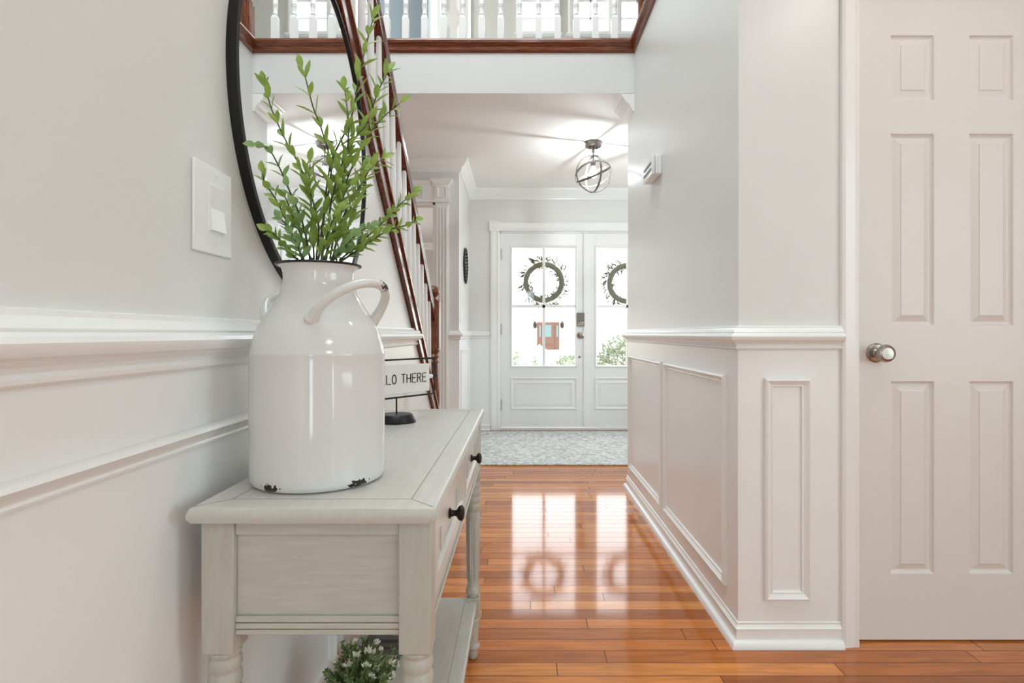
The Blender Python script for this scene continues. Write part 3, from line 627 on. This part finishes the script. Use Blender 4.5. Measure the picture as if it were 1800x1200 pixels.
azA = math.atan2(.297, .955)
Rz = lambda a: Matrix.Rotation(a, 3, 'Z')
band(Rz(azA)); band(Rz(azA + PI / 2))
band(Rz(.35) @ Matrix.Rotation(math.radians(62), 3, 'X')); band(Rz(2.2) @ Matrix.Rotation(math.radians(60), 3, 'X'))
MB().lathe([(.0001, 2.168), (.018, 2.172), (.028, 2.186), (.030, 2.200), (.026, 2.222), (.015, 2.245), (.013, 2.258)], (fx, fy, 0), 24, cap=False).build('bulb', 'bulb', cl, smooth=True)
pt = bpy.data.lights.new('bulb_light', 'POINT'); pt.energy = 9; pt.shadow_soft_size = .010; pt.color = (.86, .965, 1.0)
po = bpy.data.objects.new('bulb_light', pt); C.objects.link(po); po.location = (fx, fy, fz); po.parent = None

# ------------------------------------------------------------------ rug
tag(MB().box(-.62 + .12, 1.55, 4.235, YF - .075, .001, .013).build('rug', 'rug', bevel=.004), 'pale grey patterned rug in front of the double door', 'rug')

# ------------------------------------------------------------------ console table
TX0, TX1, TY0, TY1, TZ = -.447, -.1115, .759, 1.765, .752
tb = thing('console_table', 'grey washed console table with two drawers against the left wall', 'console table', ((TX0 + TX1) / 2, (TY0 + TY1) / 2, 0))
th = .019
top = MB().sweep([(TX0, TY0, 0), (TX1, TY0, 0), (TX1, TY1, 0), (TX0, TY1, 0)], [(.012, TZ - .024), (.004, TZ - .022), (0, TZ - .015), (0, TZ - .009), (.003, TZ - .002), (.007, TZ), (.16, TZ), (.16, TZ - .024)], closed=True)
top.box(TX0 + .012, TX1 - .012, TY0 + .012, TY1 - .012, TZ - .023, TZ - .0005)
top.build('table_top', 'console_y', tb, smooth=True, ang=30)
b_ = .042; g = .0009; zt = TZ + .0002
mb = MB()
ix0, ix1, iy0, iy1 = TX0 + b_, TX1 - b_, TY0 + b_, TY1 - b_
mb.box(ix0, ix1, iy0 - g, iy0 + g, zt - .001, zt).box(ix0, ix1, iy1 - g, iy1 + g, zt - .001, zt).box(ix0 - g, ix0 + g, iy0, iy1, zt - .001, zt).box(ix1 - g, ix1 + g, iy0, iy1, zt - .001, zt)
for (a, b), (c, d) in (((TX0 + .006, TY0 + .006), (ix0, iy0)), ((TX1 - .006, TY0 + .006), (ix1, iy0)), ((TX0 + .006, TY1 - .006), (ix0, iy1)), ((TX1 - .006, TY1 - .006), (ix1, iy1))):
    v = Vector((c - a, d - b, 0)).normalized(); nn = Vector((-v.y, v.x, 0)) * g
    mb.add([Vector((a, b, zt)) + nn, Vector((a, b, zt)) - nn, Vector((c, d, zt)) - nn, Vector((c, d, zt)) + nn], [(0, 1, 2, 3)])
mb.build('border_groove', 'groove', tb)
LW = .044; lx = (TX0 + .011 + LW / 2, TX1 - .011 - LW / 2); ly = (TY0 + .017 + LW / 2, TY1 - .013 - LW / 2)
ZA = .571
def leg(x, y):
    h = LW / 2
    mb = MB().box(x - h, x + h, y - h, y + h, .546, TZ - .024)
    pr = [(.0215, .546), (.022, .541), (.0185, .536), (.0215, .531), (.0222, .523), (.0195, .516), (.0222, .509), (.0224, .500), (.0195, .493), (.0222, .487), (.0224, .478), (.020, .472), (.0228, .466), (.0215, .452), (.0190, .446), (.0215, .441), (.0215, .430), (.0208, .40), (.0175, .25), (.0165, .222), (.0180, .217), (.0215, .208), (.0215, .200), (.017, .194), (.016, .188)]
    mb.lathe(pr, (x, y, 0), 28)
    for k in range(8):           # raised reeds between the flutes of the column
        a = PI / 4 * k + PI / 8; mb.tube([(x + .0196 * math.cos(a), y + .0196 * math.sin(a), .42), (x + .0168 * math.cos(a), y + .0168 * math.sin(a), .24)], [.0035, .0030], 6)
    mb.box(x - .0205, x + .0205, y - .0205, y + .0205, .134, .188)
    mb.lathe([(.0175, .134), (.0195, .130), (.0150, .124), (.0205, .118), (.0200, .108), (.0150, .055), (.0145, .046), (.0205, .041), (.0210, .034), (.0160, .028), (.0165, .022), (.0125, .002), (.011, 0)], (x, y, 0), 28)
    return mb.build('leg', 'console_leg', tb, smooth=True, ang=35, bevel=.0015)
for x in lx:
    for y in ly: leg(x, y)
# aprons: near and far end, back; recessed panel with grooved bottom strip
for yy, s in ((ly[0], -1), (ly[1], 1)):
    yo = yy + s * .012
    mb = MB().box(lx[0] + LW / 2, lx[1] - LW / 2, min(yo, yo - s * .016), max(yo, yo - s * .016), ZA, TZ - .024)
    yf = yo + s * .005
    y0_, y1_ = min(yo, yf), max(yo, yf)
    mb.box(lx[0] + LW / 2, lx[1] - LW / 2, y0_, y1_, TZ - .044, TZ - .024)
    for k, (a, b) in enumerate(((.588, .597), (.579, .587), (ZA, .578))): mb.box(lx[0] + LW / 2, lx[1] - LW / 2, y0_, y1_, a, b)
    mb.build('side_apron', 'console', tb, bevel=.0012)
MB().box(lx[0] - .008, lx[0] + .008, ly[0] + LW / 2, ly[1] - LW / 2, ZA, TZ - .024).build('back_apron', 'console', tb)
fxx = TX1 - .011 - .002
mb = MB().box(fxx - .016, fxx, ly[0] + LW / 2, ly[1] - LW / 2, TZ - .036, TZ - .024).box(fxx - .016, fxx, ly[0] + LW / 2, ly[1] - LW / 2, ZA, .597)
mb.box(fxx - .016, fxx, 1.253, 1.277, .597, TZ - .036).box(fxx, fxx + .003, ly[0] + LW / 2, ly[1] - LW / 2, .581, .587)
mb.build('front_rail', 'console', tb, bevel=.001)
for a, b in ((ly[0] + LW / 2 + .003, 1.250), (1.280, ly[1] - LW / 2 - .003)):
    z0, z1 = .600, TZ - .039
    dm = MB().box(fxx - .30, fxx - .006, a, b, z0, z1)
    dm.sweep([(fxx - .006, a, z0), (fxx - .006, b, z0), (fxx - .006, b, z1), (fxx - .006, a, z1)], [(0, 0), (0, .005), (.003, .007), (.026, .007), (.030, .001), (.034, 0)], (1, 0, 0), True)
    for yy in (a + .10, b - .10): dm.box(fxx - .006, fxx - .0035, yy - .001, yy + .001, z0 + .034, z1 - .034)
    dr = dm.build('drawer', 'console_y', tb)
    ym = (a + b) / 2
    MB().lathe([(.0095, 0), (.0095, .002), (.0065, .004), (.0050, .009), (.0060, .013), (.0125, .017), (.0140, .021), (.0135, .024), (.009, .027), (0, .028)], (fxx - .005, ym, .658), 24, axis='x').build('knob', 'bronze', dr, smooth=True, ang=45)
# the shelf with clipped corners at the legs
sx0, sx1, sy0, sy1 = lx[0] - LW / 2 + .002, lx[1] + .012, ly[0] - .012, ly[1] + .012
MB().prism([(sx0 + .03, sy0), (sx1 - .03, sy0), (sx1, sy0 + .03), (sx1, sy1 - .03), (sx1 - .03, sy1), (sx0 + .03, sy1), (sx0, sy1 - .03), (sx0, sy0 + .03)], 'z', .160, .178).build('shelf', 'console_y', tb, bevel=.004)
MB().box(sx1 - .036, sx1 - .0345, sy0 + .04, sy1 - .04, .1782, .1784).build('shelf_groove', 'groove', tb)

# ------------------------------------------------------------------ milk can
cc = Vector((-.3255, .919, TZ + .001))
can = thing('milk_can', 'cream enamel milk can with chipped foot, on the console table', 'milk can', cc)
o0 = TZ
zz = lambda z: z - o0
prof = [(0.0001, .0), (.096, .0), (.101, .003), (.1028, .009), (.1032, .02), (.1034, .10), (.1034, .17), (.1032, .199), (.1036, .2010), (.1026, .2030), (.1015, .210), (.0985, .221), (.0935, .238), (.0828, .257), (.0712, .275), (.0600, .294), (.0553, .308), (.0542, .318), (.0545, .328), (.0570, .336), (.0635, .3405)]
body = MB().lathe([(r, z) for r, z in prof] + [(.0625, .3422), (.0560, .338), (.0525, .328), (.0520, .31), (.058, .29), (.070, .27), (.09, .24), (.098, .21), (.100, .02), (.0001, .006)], cc, 96, cap=False)
body.build('can_body', 'enamel', can, smooth=True, ang=50)
MB().lathe([(.0625, .3395), (.0655, .3400), (.0668, .3415), (.0655, .3432), (.0625, .3430), (.0610, .3412), (.0625, .3395)], cc, 96, cap=False).build('can_rim', 'black', can, smooth=True)
def handle(caz, half=45, out=.0370, up=.056, th=.0072):
    pts = []; rad = []
    for k in range(25):
        t = k / 24; a = math.radians(caz - half + 2 * half * t); s = math.sin(PI * t) ** .75
        r = .0850 + out * s; z = .252 + up * s
        pts.append(cc + Vector((r * math.cos(a), r * math.sin(a), z))); rad.append(th + .0016 * max(0, 1 - min(t, 1 - t) * 10))
    mb = MB().tube(pts, rad, 14)
    for a_ in (caz - half - 1, caz + half + 1):
        a = math.radians(a_); p = cc + Vector((.0845 * math.cos(a), .0845 * math.sin(a), .253)); mb.sphere(p, .0102, 14, 8)
    mb.build('handle', 'enamel', can, smooth=True, ang=60)
handle(-32); handle(140, 38, .026, .046)

# ------------------------------------------------------------------ leafy stems in the can
def bez(pts, n):
    P = [Vector(p) for p in pts]; out = []
    P = [P[0] * 2 - P[1]] + P + [P[-1] * 2 - P[-2]]
    for i in range(1, len(P) - 2):
        for k in range(n):
            t = k / n; a, b, c, d = P[i - 1], P[i], P[i + 1], P[i + 2]
            out.append(.5 * ((2 * b) + (-a + c) * t + (2 * a - 5 * b + 4 * c - d) * t * t + (-a + 3 * b - 3 * c + d) * t ** 3))
    out.append(P[-2]); return out
def leaf(mb, p, d, L, W, nrm, curl=.18):
    d = d.normalized(); s = d.cross(nrm)
    if s.length < 1e-3: s = d.orthogonal()
    s.normalize(); n = s.cross(d).normalized()
    def q(t, w, h): return p + d * (L * t) + s * (W * w) + n * (h * W - curl * L * t * t)
    v = [q(0, 0, 0), q(.12, 0, 0), q(.35, -.42, .16), q(.35, 0, 0), q(.35, .42, .16), q(.62, -.46, .16), q(.62, 0, 0), q(.62, .46, .16), q(.85, -.24, .08), q(.85, 0, 0), q(.85, .24, .08), q(1, 0, 0), q(.18, -.2, .1), q(.18, .2, .1)]
    mb.add(v, [(0, 1, 12), (0, 13, 1), (12, 1, 3, 2), (1, 13, 4, 3), (2, 3, 6, 5), (3, 4, 7, 6), (5, 6, 9, 8), (6, 7, 10, 9), (8, 9, 11), (9, 10, 11)])
def branch(label, ctrl, start=.18, gap=.017, Lr=(.030, .043), mt='leaf', seed=0, mate=True):
    rnd = random.Random(seed)
    pts = bez([px(*c) for c in ctrl], 8)
    base = cc + Vector((rnd.uniform(-.02, .02), rnd.uniform(-.02, .02), .12))
    first = pts[0]
    mouth = cc + Vector((0, 0, .335)); off = first - mouth; off.z = 0
    if off.length > .040: off = off.normalized() * .040
    full = bez([base, mouth + off, first], 5)[:-1] + pts
    t = thing('leafy_stem', label, 'plant stem', base, 'green leafy stems in the milk can')
    n = len(full); MB().tube(full, [.0021 * (1 - .6 * i / n) for i in range(n)], 6).build('stem', 'stem', t, smooth=True)
    mb = MB(); acc = 0; tot = sum((pts[i + 1] - pts[i]).length for i in range(len(pts) - 1)); run_ = 0; nxt = start * tot; ang = rnd.uniform(0, 6)
    side = 1
    for i in range(len(pts) - 1):
        sg = pts[i + 1] - pts[i]; l = sg.length
        while run_ + l > nxt:
            p = pts[i] + sg * ((nxt - run_) / l); d = sg.normalized(); fr_ = nxt / tot
            ang += 1.9 + rnd.uniform(-.4, .4)
            for m_ in ((0, PI) if mate else (0,)):
                a = ang + m_ + rnd.uniform(-.3, .3); o1 = d.orthogonal().normalized(); o2 = d.cross(o1)
                rr = o1 * math.cos(a) + o2 * math.sin(a)
                dirv = d * rnd.uniform(.65, 1.1) + rr * rnd.uniform(.5, .85)
                leaf(mb, p, dirv, rnd.uniform(*Lr) * 1.12 * (1 - .3 * fr_), rnd.uniform(.0105, .0155) * (1 - .2 * fr_), (rr * -1 + d * .6) + Vector((rnd.uniform(-.4, .4), rnd.uniform(-.9, .1), rnd.uniform(-.2, .5))), rnd.uniform(-.1, .2))
            nxt += gap * rnd.uniform(.75, 1.3)
        run_ += l
    leaf(mb, pts[-1], pts[-1] - pts[-2], Lr[0], .012, Vector((0, -1, .2)))
    mb.build('leaves', mt, t, smooth=True, ang=80)
D = .92
branch('leafy stem with its tip over the handrail, at the height of the header', [(580, 455, D), (600, 345, .925), (636, 258, .94), (668, 212, .955), (702, 182, .96)], .3, .015, (.026, .038), seed=21)
branch('slender leafy stem along the right inside edge of the mirror', [(572, 455, D), (592, 380, D), (606, 290, .93), (613, 225, .93), (606, 158, .93)], .25, .021, (.026, .036), seed=22)
branch('tallest leafy stem, reaching the top of the photo over the stair rail', [(566, 455, D), (571, 362, D), (583, 283, .93), (617, 208, .945), (633, 125, .955), (650, 54, .96), (656, 34, .96)], .3, .019, seed=1)
branch('leafy stem curving right past the mirror edge, tip below the tallest', [(574, 455, D), (583, 350, D), (612, 262, .93), (645, 215, .95), (665, 160, .96), (681, 128, .97)], .25, .013, seed=2)
branch('leafy stem leaning right with its tip on the lower handrail side', [(584, 455, D), (604, 380, .93), (636, 322, .95), (655, 292, .96), (672, 280, .97)], .12, .013, seed=3)
branch('rightmost leafy stem, arching over the handrail', [(596, 458, D), (635, 425, .93), (668, 395, .95), (700, 362, .96), (728, 338, .97)], .08, .0095, (.018, .028), seed=4)
branch('low leafy stem spreading right, just under the rightmost one', [(598, 460, D), (640, 432, .92), (680, 406, .93), (712, 396, .94), (730, 388, .95)], .1, .012, (.018, .028), seed=5)
branch('leafy stem with a wispy tip in the middle of the mirror', [(560, 455, D), (566, 400, D), (582, 300, .93), (567, 233, .92), (550, 187, .91), (537, 137, .9), (532, 122, .9)], .22, .022, seed=6)
branch('leafy stem leaning left, large leaves high in the mirror', [(556, 455, D), (560, 400, D), (550, 354, .91), (527, 292, .90), (504, 250, .89), (479, 196, .88), (466, 152, .875)], .12, .018, (.026, .038), seed=7)
branch('leafy stem leaning left with thin grey green leaves', [(545, 455, D), (533, 396, .91), (508, 333, .90), (490, 292, .89), (472, 262, .88), (452, 256, .87)], .12, .016, (.02, .03), 'leaf2', seed=8)
branch('lower left leafy stem, tip near the black mirror frame', [(532, 456, D), (512, 408, .91), (487, 354, .90), (466, 322, .89), (462, 305, .885)], .1, .013, (.02, .03), seed=9)
branch('lowest leafy stem, drooping left over the rim', [(525, 459, D), (500, 432, .91), (484, 414, .9), (470, 405, .89)], .05, .0095, (.018, .028), seed=10)
branch('upright leafy stem in the middle of the can', [(552, 455, D), (548, 375, D), (544, 320, .91), (545, 288, .91)], .1, .014, seed=11)
branch('leafy stem rising behind the right side of the rim', [(590, 455, .95), (612, 400, .96), (628, 350, .97), (640, 300, .98)], .1, .012, seed=12)
branch('short bushy stem leaning right at the rim', [(585, 458, .90), (610, 430, .89), (632, 408, .89), (650, 398, .89)], .05, .010, (.018, .028), 'leaf2', seed=13)
branch('short bushy stem in front of the mirror glare', [(565, 459, .89), (572, 425, .885), (583, 392, .88), (596, 370, .88)], .05, .011, (.018, .03), seed=14)
branch('short bushy stem at the left of the rim', [(535, 459, .90), (522, 430, .89), (506, 400, .885), (495, 385, .88)], .05, .011, (.018, .028), 'leaf2', seed=15)
branch('thin leafy stem between the two left leaning ones', [(548, 457, .93), (532, 420, .93), (515, 380, .92), (500, 345, .92), (478, 330, .92)], .1, .014, (.018, .028), seed=16)
branch('leafy stem crossing the ceiling light reflection', [(570, 457, .90), (590, 390, .90), (606, 340, .91), (622, 318, .92), (640, 300, .93)], .12, .013, (.02, .032), seed=17)

# ------------------------------------------------------------------ HELLO THERE sign
sc_ = Vector((-.327, 1.50, TZ + .001)); U = Vector((.62, .785, 0)); Nn = Vector((.785, -.62, 0))
sg = thing('tabletop_sign', 'small white HELLO THERE sign in black wire frame on the console', 'sign', sc_)
MB().lathe([(.050, 0), (.051, .003), (.042, .019), (.040, .0205), (0, .0205)], sc_, 48).build('sign_base', 'black', sg, smooth=True, ang=30)
P = lambda t, z, n=0: Vector((sc_.x, sc_.y, 0)) + U * t + Nn * n + Vector((0, 0, z))
MB().tube([P(0, TZ + .02), P(0, .816)], .0022, 10).build('sign_stem', 'black', sg, smooth=True)
fr_, r_ = [], .012
for (t0, z0, a0) in ((.135 - r_, .816 + r_, -90), (.135 - r_, .916 - r_, 0), (-.135 + r_, .916 - r_, 90), (-.135 + r_, .816 + r_, 180)):
    for k in range(6): a = math.radians(a0 + 18 * k); fr_.append(P(t0 + r_ * math.cos(a), z0 + r_ * math.sin(a)))
MB().tube(fr_, .0024, 10, closed=True).build('wire_frame', 'black', sg, smooth=True)
bd = MB(); v = [P(t, z, n) for n in (-.004, .004) for t, z in ((-.113, .826), (.113, .826), (.113, .902), (-.113, .902))]
bd.add(v, [(3, 2, 1, 0), (4, 5, 6, 7), (0, 1, 5, 4), (1, 2, 6, 5), (2, 3, 7, 6), (3, 0, 4, 7)])
bo = bd.build('sign_board', mat('sign_white', srgb(236, 234, 230), 0.5), sg, bevel=.001)
for s in (-1, 1):
    MB().tube([P(s * .113, .866), P(s * .122, .866), P(s * .127, .866)], [.006, .006, .004], 14).build('peg', 'plastic', sg, smooth=True)
    MB().tube([P(s * .127, .866), P(s * .141, .866)], .0042, 12).build('pin', 'black', sg, smooth=True)
GL = {'H': [[(0, 0), (0, 1)], [(1, 0), (1, 1)], [(0, .5), (1, .5)]], 'E': [[(1, 0), (0, 0), (0, 1), (1, 1)], [(0, .52), (.85, .52)]], 'L': [[(0, 1), (0, 0), (1, 0)]],
      'T': [[(0, 1), (1, 1)], [(.5, 1), (.5, 0)]], 'R': [[(0, 0), (0, 1), (.6, 1), (.92, .9), (1, .76), (.92, .62), (.6, .52), (0, .52)], [(.5, .52), (1, 0)]],
      'O': [[(.5 + .5 * math.sin(2 * PI * k / 20) * (1 if True else 0), .5 + .5 * math.cos(2 * PI * k / 20)) for k in range(21)]]}
ch_h, ch_w, adv = .0237, .0128, .0184
mb = MB(); zb0 = .853
def word(s, t0):
    for i, c in enumerate(s):
        for st_ in GL[c]:
            pp = [P(t0 + i * adv + a * ch_w, zb0 + b * ch_h, .0044) for a, b in st_]; mb.tube(pp, .00145, 6)
word('THERE', .0132); word('HELLO', -.0049 - adv * 4 - ch_w)
mb.build('lettering', 'black', bo)

# ------------------------------------------------------------------ shelf items: flowering plant and lantern
pc_ = Vector((-.315, 1.14, .179))
pp = thing('potted_plant', 'small green plant with white flowers on the console shelf', 'plant', pc_)
MB().lathe([(.034, 0), (.042, .055), (.046, .06), (.046, .070), (.041, .070), (.040, .055), (0, .055)], pc_, 32).build('pot', 'pot', pp, smooth=True)
rnd = random.Random(5); fol, sts, flw = MB(), MB(), MB()
for k in range(74):
    a = rnd.uniform(0, 2 * PI); ph = rnd.uniform(.0, 1.25); L_ = rnd.uniform(.066, .122) * (1.05 - .22 * ph)
    d = Vector((math.sin(ph) * math.cos(a), math.sin(ph) * math.sin(a), math.cos(ph))); b = pc_ + Vector((rnd.uniform(-.02, .02), rnd.uniform(-.02, .02), .06))
    tip = b + d * L_ + Vector((0, 0, .01)); mid = (b + tip) / 2 + Vector((0, 0, .008)); path = bez([b, mid, tip], 6); sts.tube(path, .0010, 5)
    for i in range(2, len(path)):
        for _ in range(4):
            an = rnd.uniform(0, 6.28); dd = (path[i] - path[i - 1]).normalized(); o1 = dd.orthogonal().normalized(); rr = o1 * math.cos(an) + dd.cross(o1) * math.sin(an)
            leaf(fol, path[i], dd + rr, rnd.uniform(.008, .014), .0052, Vector((rnd.uniform(-1, 1), -1, rnd.uniform(0, 1))))
    if rnd.random() < .5:
        flw = MB()
        for _ in range(9):
            an = rnd.uniform(0, 6.28); o1 = d.orthogonal().normalized(); rr = o1 * math.cos(an) + d.cross(o1) * math.sin(an)
            leaf(flw, tip, d * .8 + rr * rnd.uniform(.3, 1), rnd.uniform(.009, .015), .0055, Vector((0, -1, .3)))
        flw.build('flower', 'flower', pp, smooth=True, ang=80)
sts.build('stems', 'stem', pp); fol.build('foliage', 'dleaf', pp, smooth=True, ang=80)
lo = Vector((-.322, 1.505, .179)); hw = .078
ln = thing('lantern', 'grey wooden candle lantern standing on the console shelf', 'lantern', lo)
MB().box(lo.x - hw, lo.x + hw, lo.y - hw, lo.y + hw, lo.z, lo.z + .012).box(lo.x - hw + .01, lo.x + hw - .01, lo.y - hw + .01, lo.y + hw - .01, lo.z + .012, lo.z + .022).build('lantern_base', 'lantern', ln, bevel=.002)
for sx in (-1, 1):
    for sy in (-1, 1): MB().box(lo.x + sx * (hw - .022) - .0075, lo.x + sx * (hw - .022) + .0075, lo.y + sy * (hw - .022) - .0075, lo.y + sy * (hw - .022) + .0075, lo.z + .022, lo.z + .215).build('post', 'lantern', ln)
MB().box(lo.x - hw, lo.x + hw, lo.y - hw, lo.y + hw, lo.z + .215, lo.z + .229).prism([(lo.x - .06, lo.z + .229), (lo.x + .06, lo.z + .229), (lo.x + .02, lo.z + .265), (lo.x - .02, lo.z + .265)], 'y', lo.y - .06, lo.y + .06).build('lantern_roof', 'lantern', ln)
MB().tube([lo + Vector((.024 * math.cos(PI * k / 10), 0, .262 + .028 * math.sin(PI * k / 10))) for k in range(11)], .0025, 8).build('ring_handle', 'black', ln, smooth=True)
for s in (-1, 1):
    MB().box(lo.x - .05, lo.x + .05, lo.y + s * .058, lo.y + s * .058 + .002, lo.z + .022, lo.z + .215).build('pane', 'lglass', ln)
    MB().box(lo.x + s * .058, lo.x + s * .058 + .002, lo.y - .05, lo.y + .05, lo.z + .022, lo.z + .215).build('pane', 'lglass', ln)
MB().lathe([(.028, .022), (.028, .11), (.024, .112), (0, .108)], lo, 28).build('candle', 'candle', ln, smooth=True)

# ------------------------------------------------------------------ wreaths on the outside of the doors
def wreath(label, cx, cz, seed):
    rnd = random.Random(seed); c = Vector((cx, YF + .115, cz))
    t = thing('wreath', label, 'wreath', c, 'wreaths on the front doors')
    ring = [c + Vector((.185 * math.cos(2 * PI * k / 48), rnd.uniform(-.003, .003), .185 * math.sin(2 * PI * k / 48))) for k in range(48)]
    mb = MB().tube(ring, [.027 + rnd.uniform(-.003, .003) for _ in range(48)], 10, closed=True)
    for k in range(60):
        a0 = rnd.uniform(0, 2 * PI); o = rnd.uniform(0, 6.28)
        mb.tube([c + Vector(((.185 + .027 * math.cos(o + q * .8)) * math.cos(a0 + q * .12), .027 * math.sin(o + q * .8), (.185 + .027 * math.cos(o + q * .8)) * math.sin(a0 + q * .12))) for q in range(6)], .0028, 5)
    mb.build('twig_ring', 'twig', t, smooth=True)
    mb = MB()
    for k in range(95):
        a = rnd.uniform(0, 2 * PI); inn = rnd.random() < .25; r0 = .185 + (-.02 if inn else .022)
        p = c + Vector((r0 * math.cos(a), -.01, r0 * math.sin(a))); rad = Vector((math.cos(a), 0, math.sin(a))) * (-1 if inn else 1); tan = Vector((-math.sin(a), 0, math.cos(a)))
        d = (rad * rnd.uniform(.3, 1) + tan * rnd.uniform(.2, 1.0) + Vector((0, rnd.uniform(-.25, .2), 0))).normalized(); L_ = rnd.uniform(.03, .085) * (.7 if inn else 1)
        q = [p, p + d * L_ * .5, p + d * L_ + rad * .006]; mb.tube(q, .0014, 4)
        for i in range(5): leaf(mb, p + d * L_ * (.25 + .17 * i), d + Vector((rnd.uniform(-.8, .8), rnd.uniform(-.3, .3), rnd.uniform(-.8, .8))), rnd.uniform(.018, .034), .010, Vector((0, -1, 0)))
    mb.build('leaves', 'wleaf', t, smooth=True, ang=80)
wreath('round twig wreath seen whole behind the left front door glass', (956 - 915) / 170.5, H + (586 - 496) / 170.5, 3)
wreath('twig wreath behind the right front door glass, cut off by the hall wall', (1103 - 915) / 170.5, H + (586 - 498) / 170.5, 4)

# ------------------------------------------------------------------ outdoors: porch, lawn, bushes, lamp post, house across the street
struct('floor_porch', MB().box(-.55, 2.4, YF + .15, 7.6, -.15, -.02), 'porch', 'pale porch floor outside the front door')
struct('floor_lawn', MB().add([(-60, 7.6, -.4), (60, 7.6, -.4), (60, 60, -.62), (-60, 60, -.62), (-60, 7.6, -.6), (60, 7.6, -.6), (60, 60, -.8), (-60, 60, -.8)], [(0, 1, 2, 3), (7, 6, 5, 4), (0, 4, 5, 1), (1, 5, 6, 2), (2, 6, 7, 3), (3, 7, 4, 0)]), 'lawn', 'sunlit front lawn seen through the door glass')
def bush(label, c, r, n, sz, seed, mt='bush'):
    rnd = random.Random(seed); mb = MB(); c = Vector(c)
    t = thing('bush', label, 'bush', c - Vector((0, 0, r)), 'bushes in front of the house')
    for k in range(n):
        d = Vector((rnd.gauss(0, 1), rnd.gauss(0, 1), rnd.gauss(0, 1))).normalized(); rr = r * rnd.uniform(.72, 1.03)
        leaf(mb, c + Vector((d.x * rr, d.y * rr, d.z * rr * .85)), d + Vector((rnd.uniform(-1, 1), rnd.uniform(-1, 1), rnd.uniform(-1, 1))), sz * rnd.uniform(.7, 1.3), sz * .5, d + Vector((rnd.uniform(-.8, .8), rnd.uniform(-.8, .8), rnd.uniform(-.8, .8))))
    mb.build('foliage', mt, t)
    mb = MB()
    for k in range(7): a = k * .9; mb.tube([(c.x, c.y, -.55), c + Vector((r * .6 * math.cos(a), r * .6 * math.sin(a), .1 * r))], [.03, .01], 5)
    mb.build('stems', 'stem', t)
bush('big green bush behind the right front door glass', (1.95, 9.6, .33), .72, 2600, .085, 1)
bush('low bush at the lower left of the left door glass', (-.05, 13.6, .05), .55, 1100, .08, 2)
bush('second low bush beside it, farther left', (-.75, 14.6, .05), .6, 900, .08, 5)
bush('low bush at the lower right of the left door glass', (1.16, 13.0, .08), .48, 1100, .08, 3)
lp = thing('lamp_post', 'white lamp post on the lawn, seen through the left door glass', 'lamp post', (.40, 12.0, -.45))
MB().tube([(.40, 12, -.45), (.40, 12, .42)], .045, 12).build('post', 'stone', lp, smooth=True)
MB().lathe([(.06, .42), (.09, .44), (.11, .62), (.16, .64), (.03, .73), (.0, .77)], (.40, 12, 0), 12).build('lamp_head', 'nroof', lp)
s46 = 46 / 1000
X46 = lambda x: (x - 915) * s46
Z46 = lambda y: H - (y - 586) * s46
hs = thing('house', 'pale house across the street with a brown wooden front door', 'house', (2.2, 46, -.62))
MB().box(-7, 13, 46.02, 54, -.7, 7.2).build('wall', 'siding', hs)
MB().prism([(-8, 7.1), (14, 7.1), (9, 10.6), (-3, 10.6)], 'y', 45.4, 54.6).build('roof', 'nroof', hs)
mb = MB()
for k in range(26): mb.box(X46(985), X46(1015), 45.985, 46.02, Z46(614) + k * .115, Z46(614) + k * .115 + .1)
mb.build('siding', 'siding', hs); mb = MB()
for k in range(26): mb.box(X46(900), X46(942), 45.985, 46.02, Z46(614) + k * .115, Z46(614) + k * .115 + .1)
mb.build('siding', 'siding', hs)
dn = MB().box(X46(944), X46(983), 45.9, 46.02, Z46(614), Z46(566)).build('front_door', 'nwood', hs)
mb = MB().box(X46(947.5), X46(950.5), 45.88, 45.9, Z46(592), Z46(572)).box(X46(978), X46(981), 45.88, 45.9, Z46(592), Z46(572)).box(X46(958), X46(969), 45.88, 45.9, Z46(592), Z46(571))
mb.build('door_glass', 'nglass', dn)
MB().box(X46(952.5), X46(953.5), 45.86, 45.9, Z46(614), Z46(566)).box(X46(974.5), X46(975.5), 45.86, 45.9, Z46(614), Z46(566)).box(X46(957), X46(971), 45.87, 45.9, Z46(606), Z46(604)).build('door_rail', mat('neighbour_dark_wood', srgb(110, 66, 50), .6), dn)
for x in (940, 988): MB().lathe([(.03, -.28), (.13, -.2), (.16, .1), (.05, .28), (.02, .34)], (X46(x), 45.85, Z46(571)), 8).build('porch_lantern', 'black', hs)
for a, b in ((941, 952), (958, 967), (970, 979)):
    wd = MB().box(X46(a), X46(b), 45.97, 46.02, Z46(500), Z46(489)).build('window', 'grey', hs)
    m_ = (a + b) / 2; MB().box(X46(m_) - .03, X46(m_) + .03, 45.95, 45.98, Z46(500), Z46(489)).box(X46(a), X46(b), 45.95, 45.98, Z46(494.7) - .03, Z46(494.7) + .03).build('muntin', 'siding', wd)
stp = thing('stone_steps', 'pale stone steps below the brown door across the street', 'steps', (X46(966), 44, -.62))
for k in range(3): MB().box(X46(952), X46(990), 45.6 - .4 * k, 45.98, -.62, Z46(614) - .02 - .14 * k).build('step', 'stone', stp)
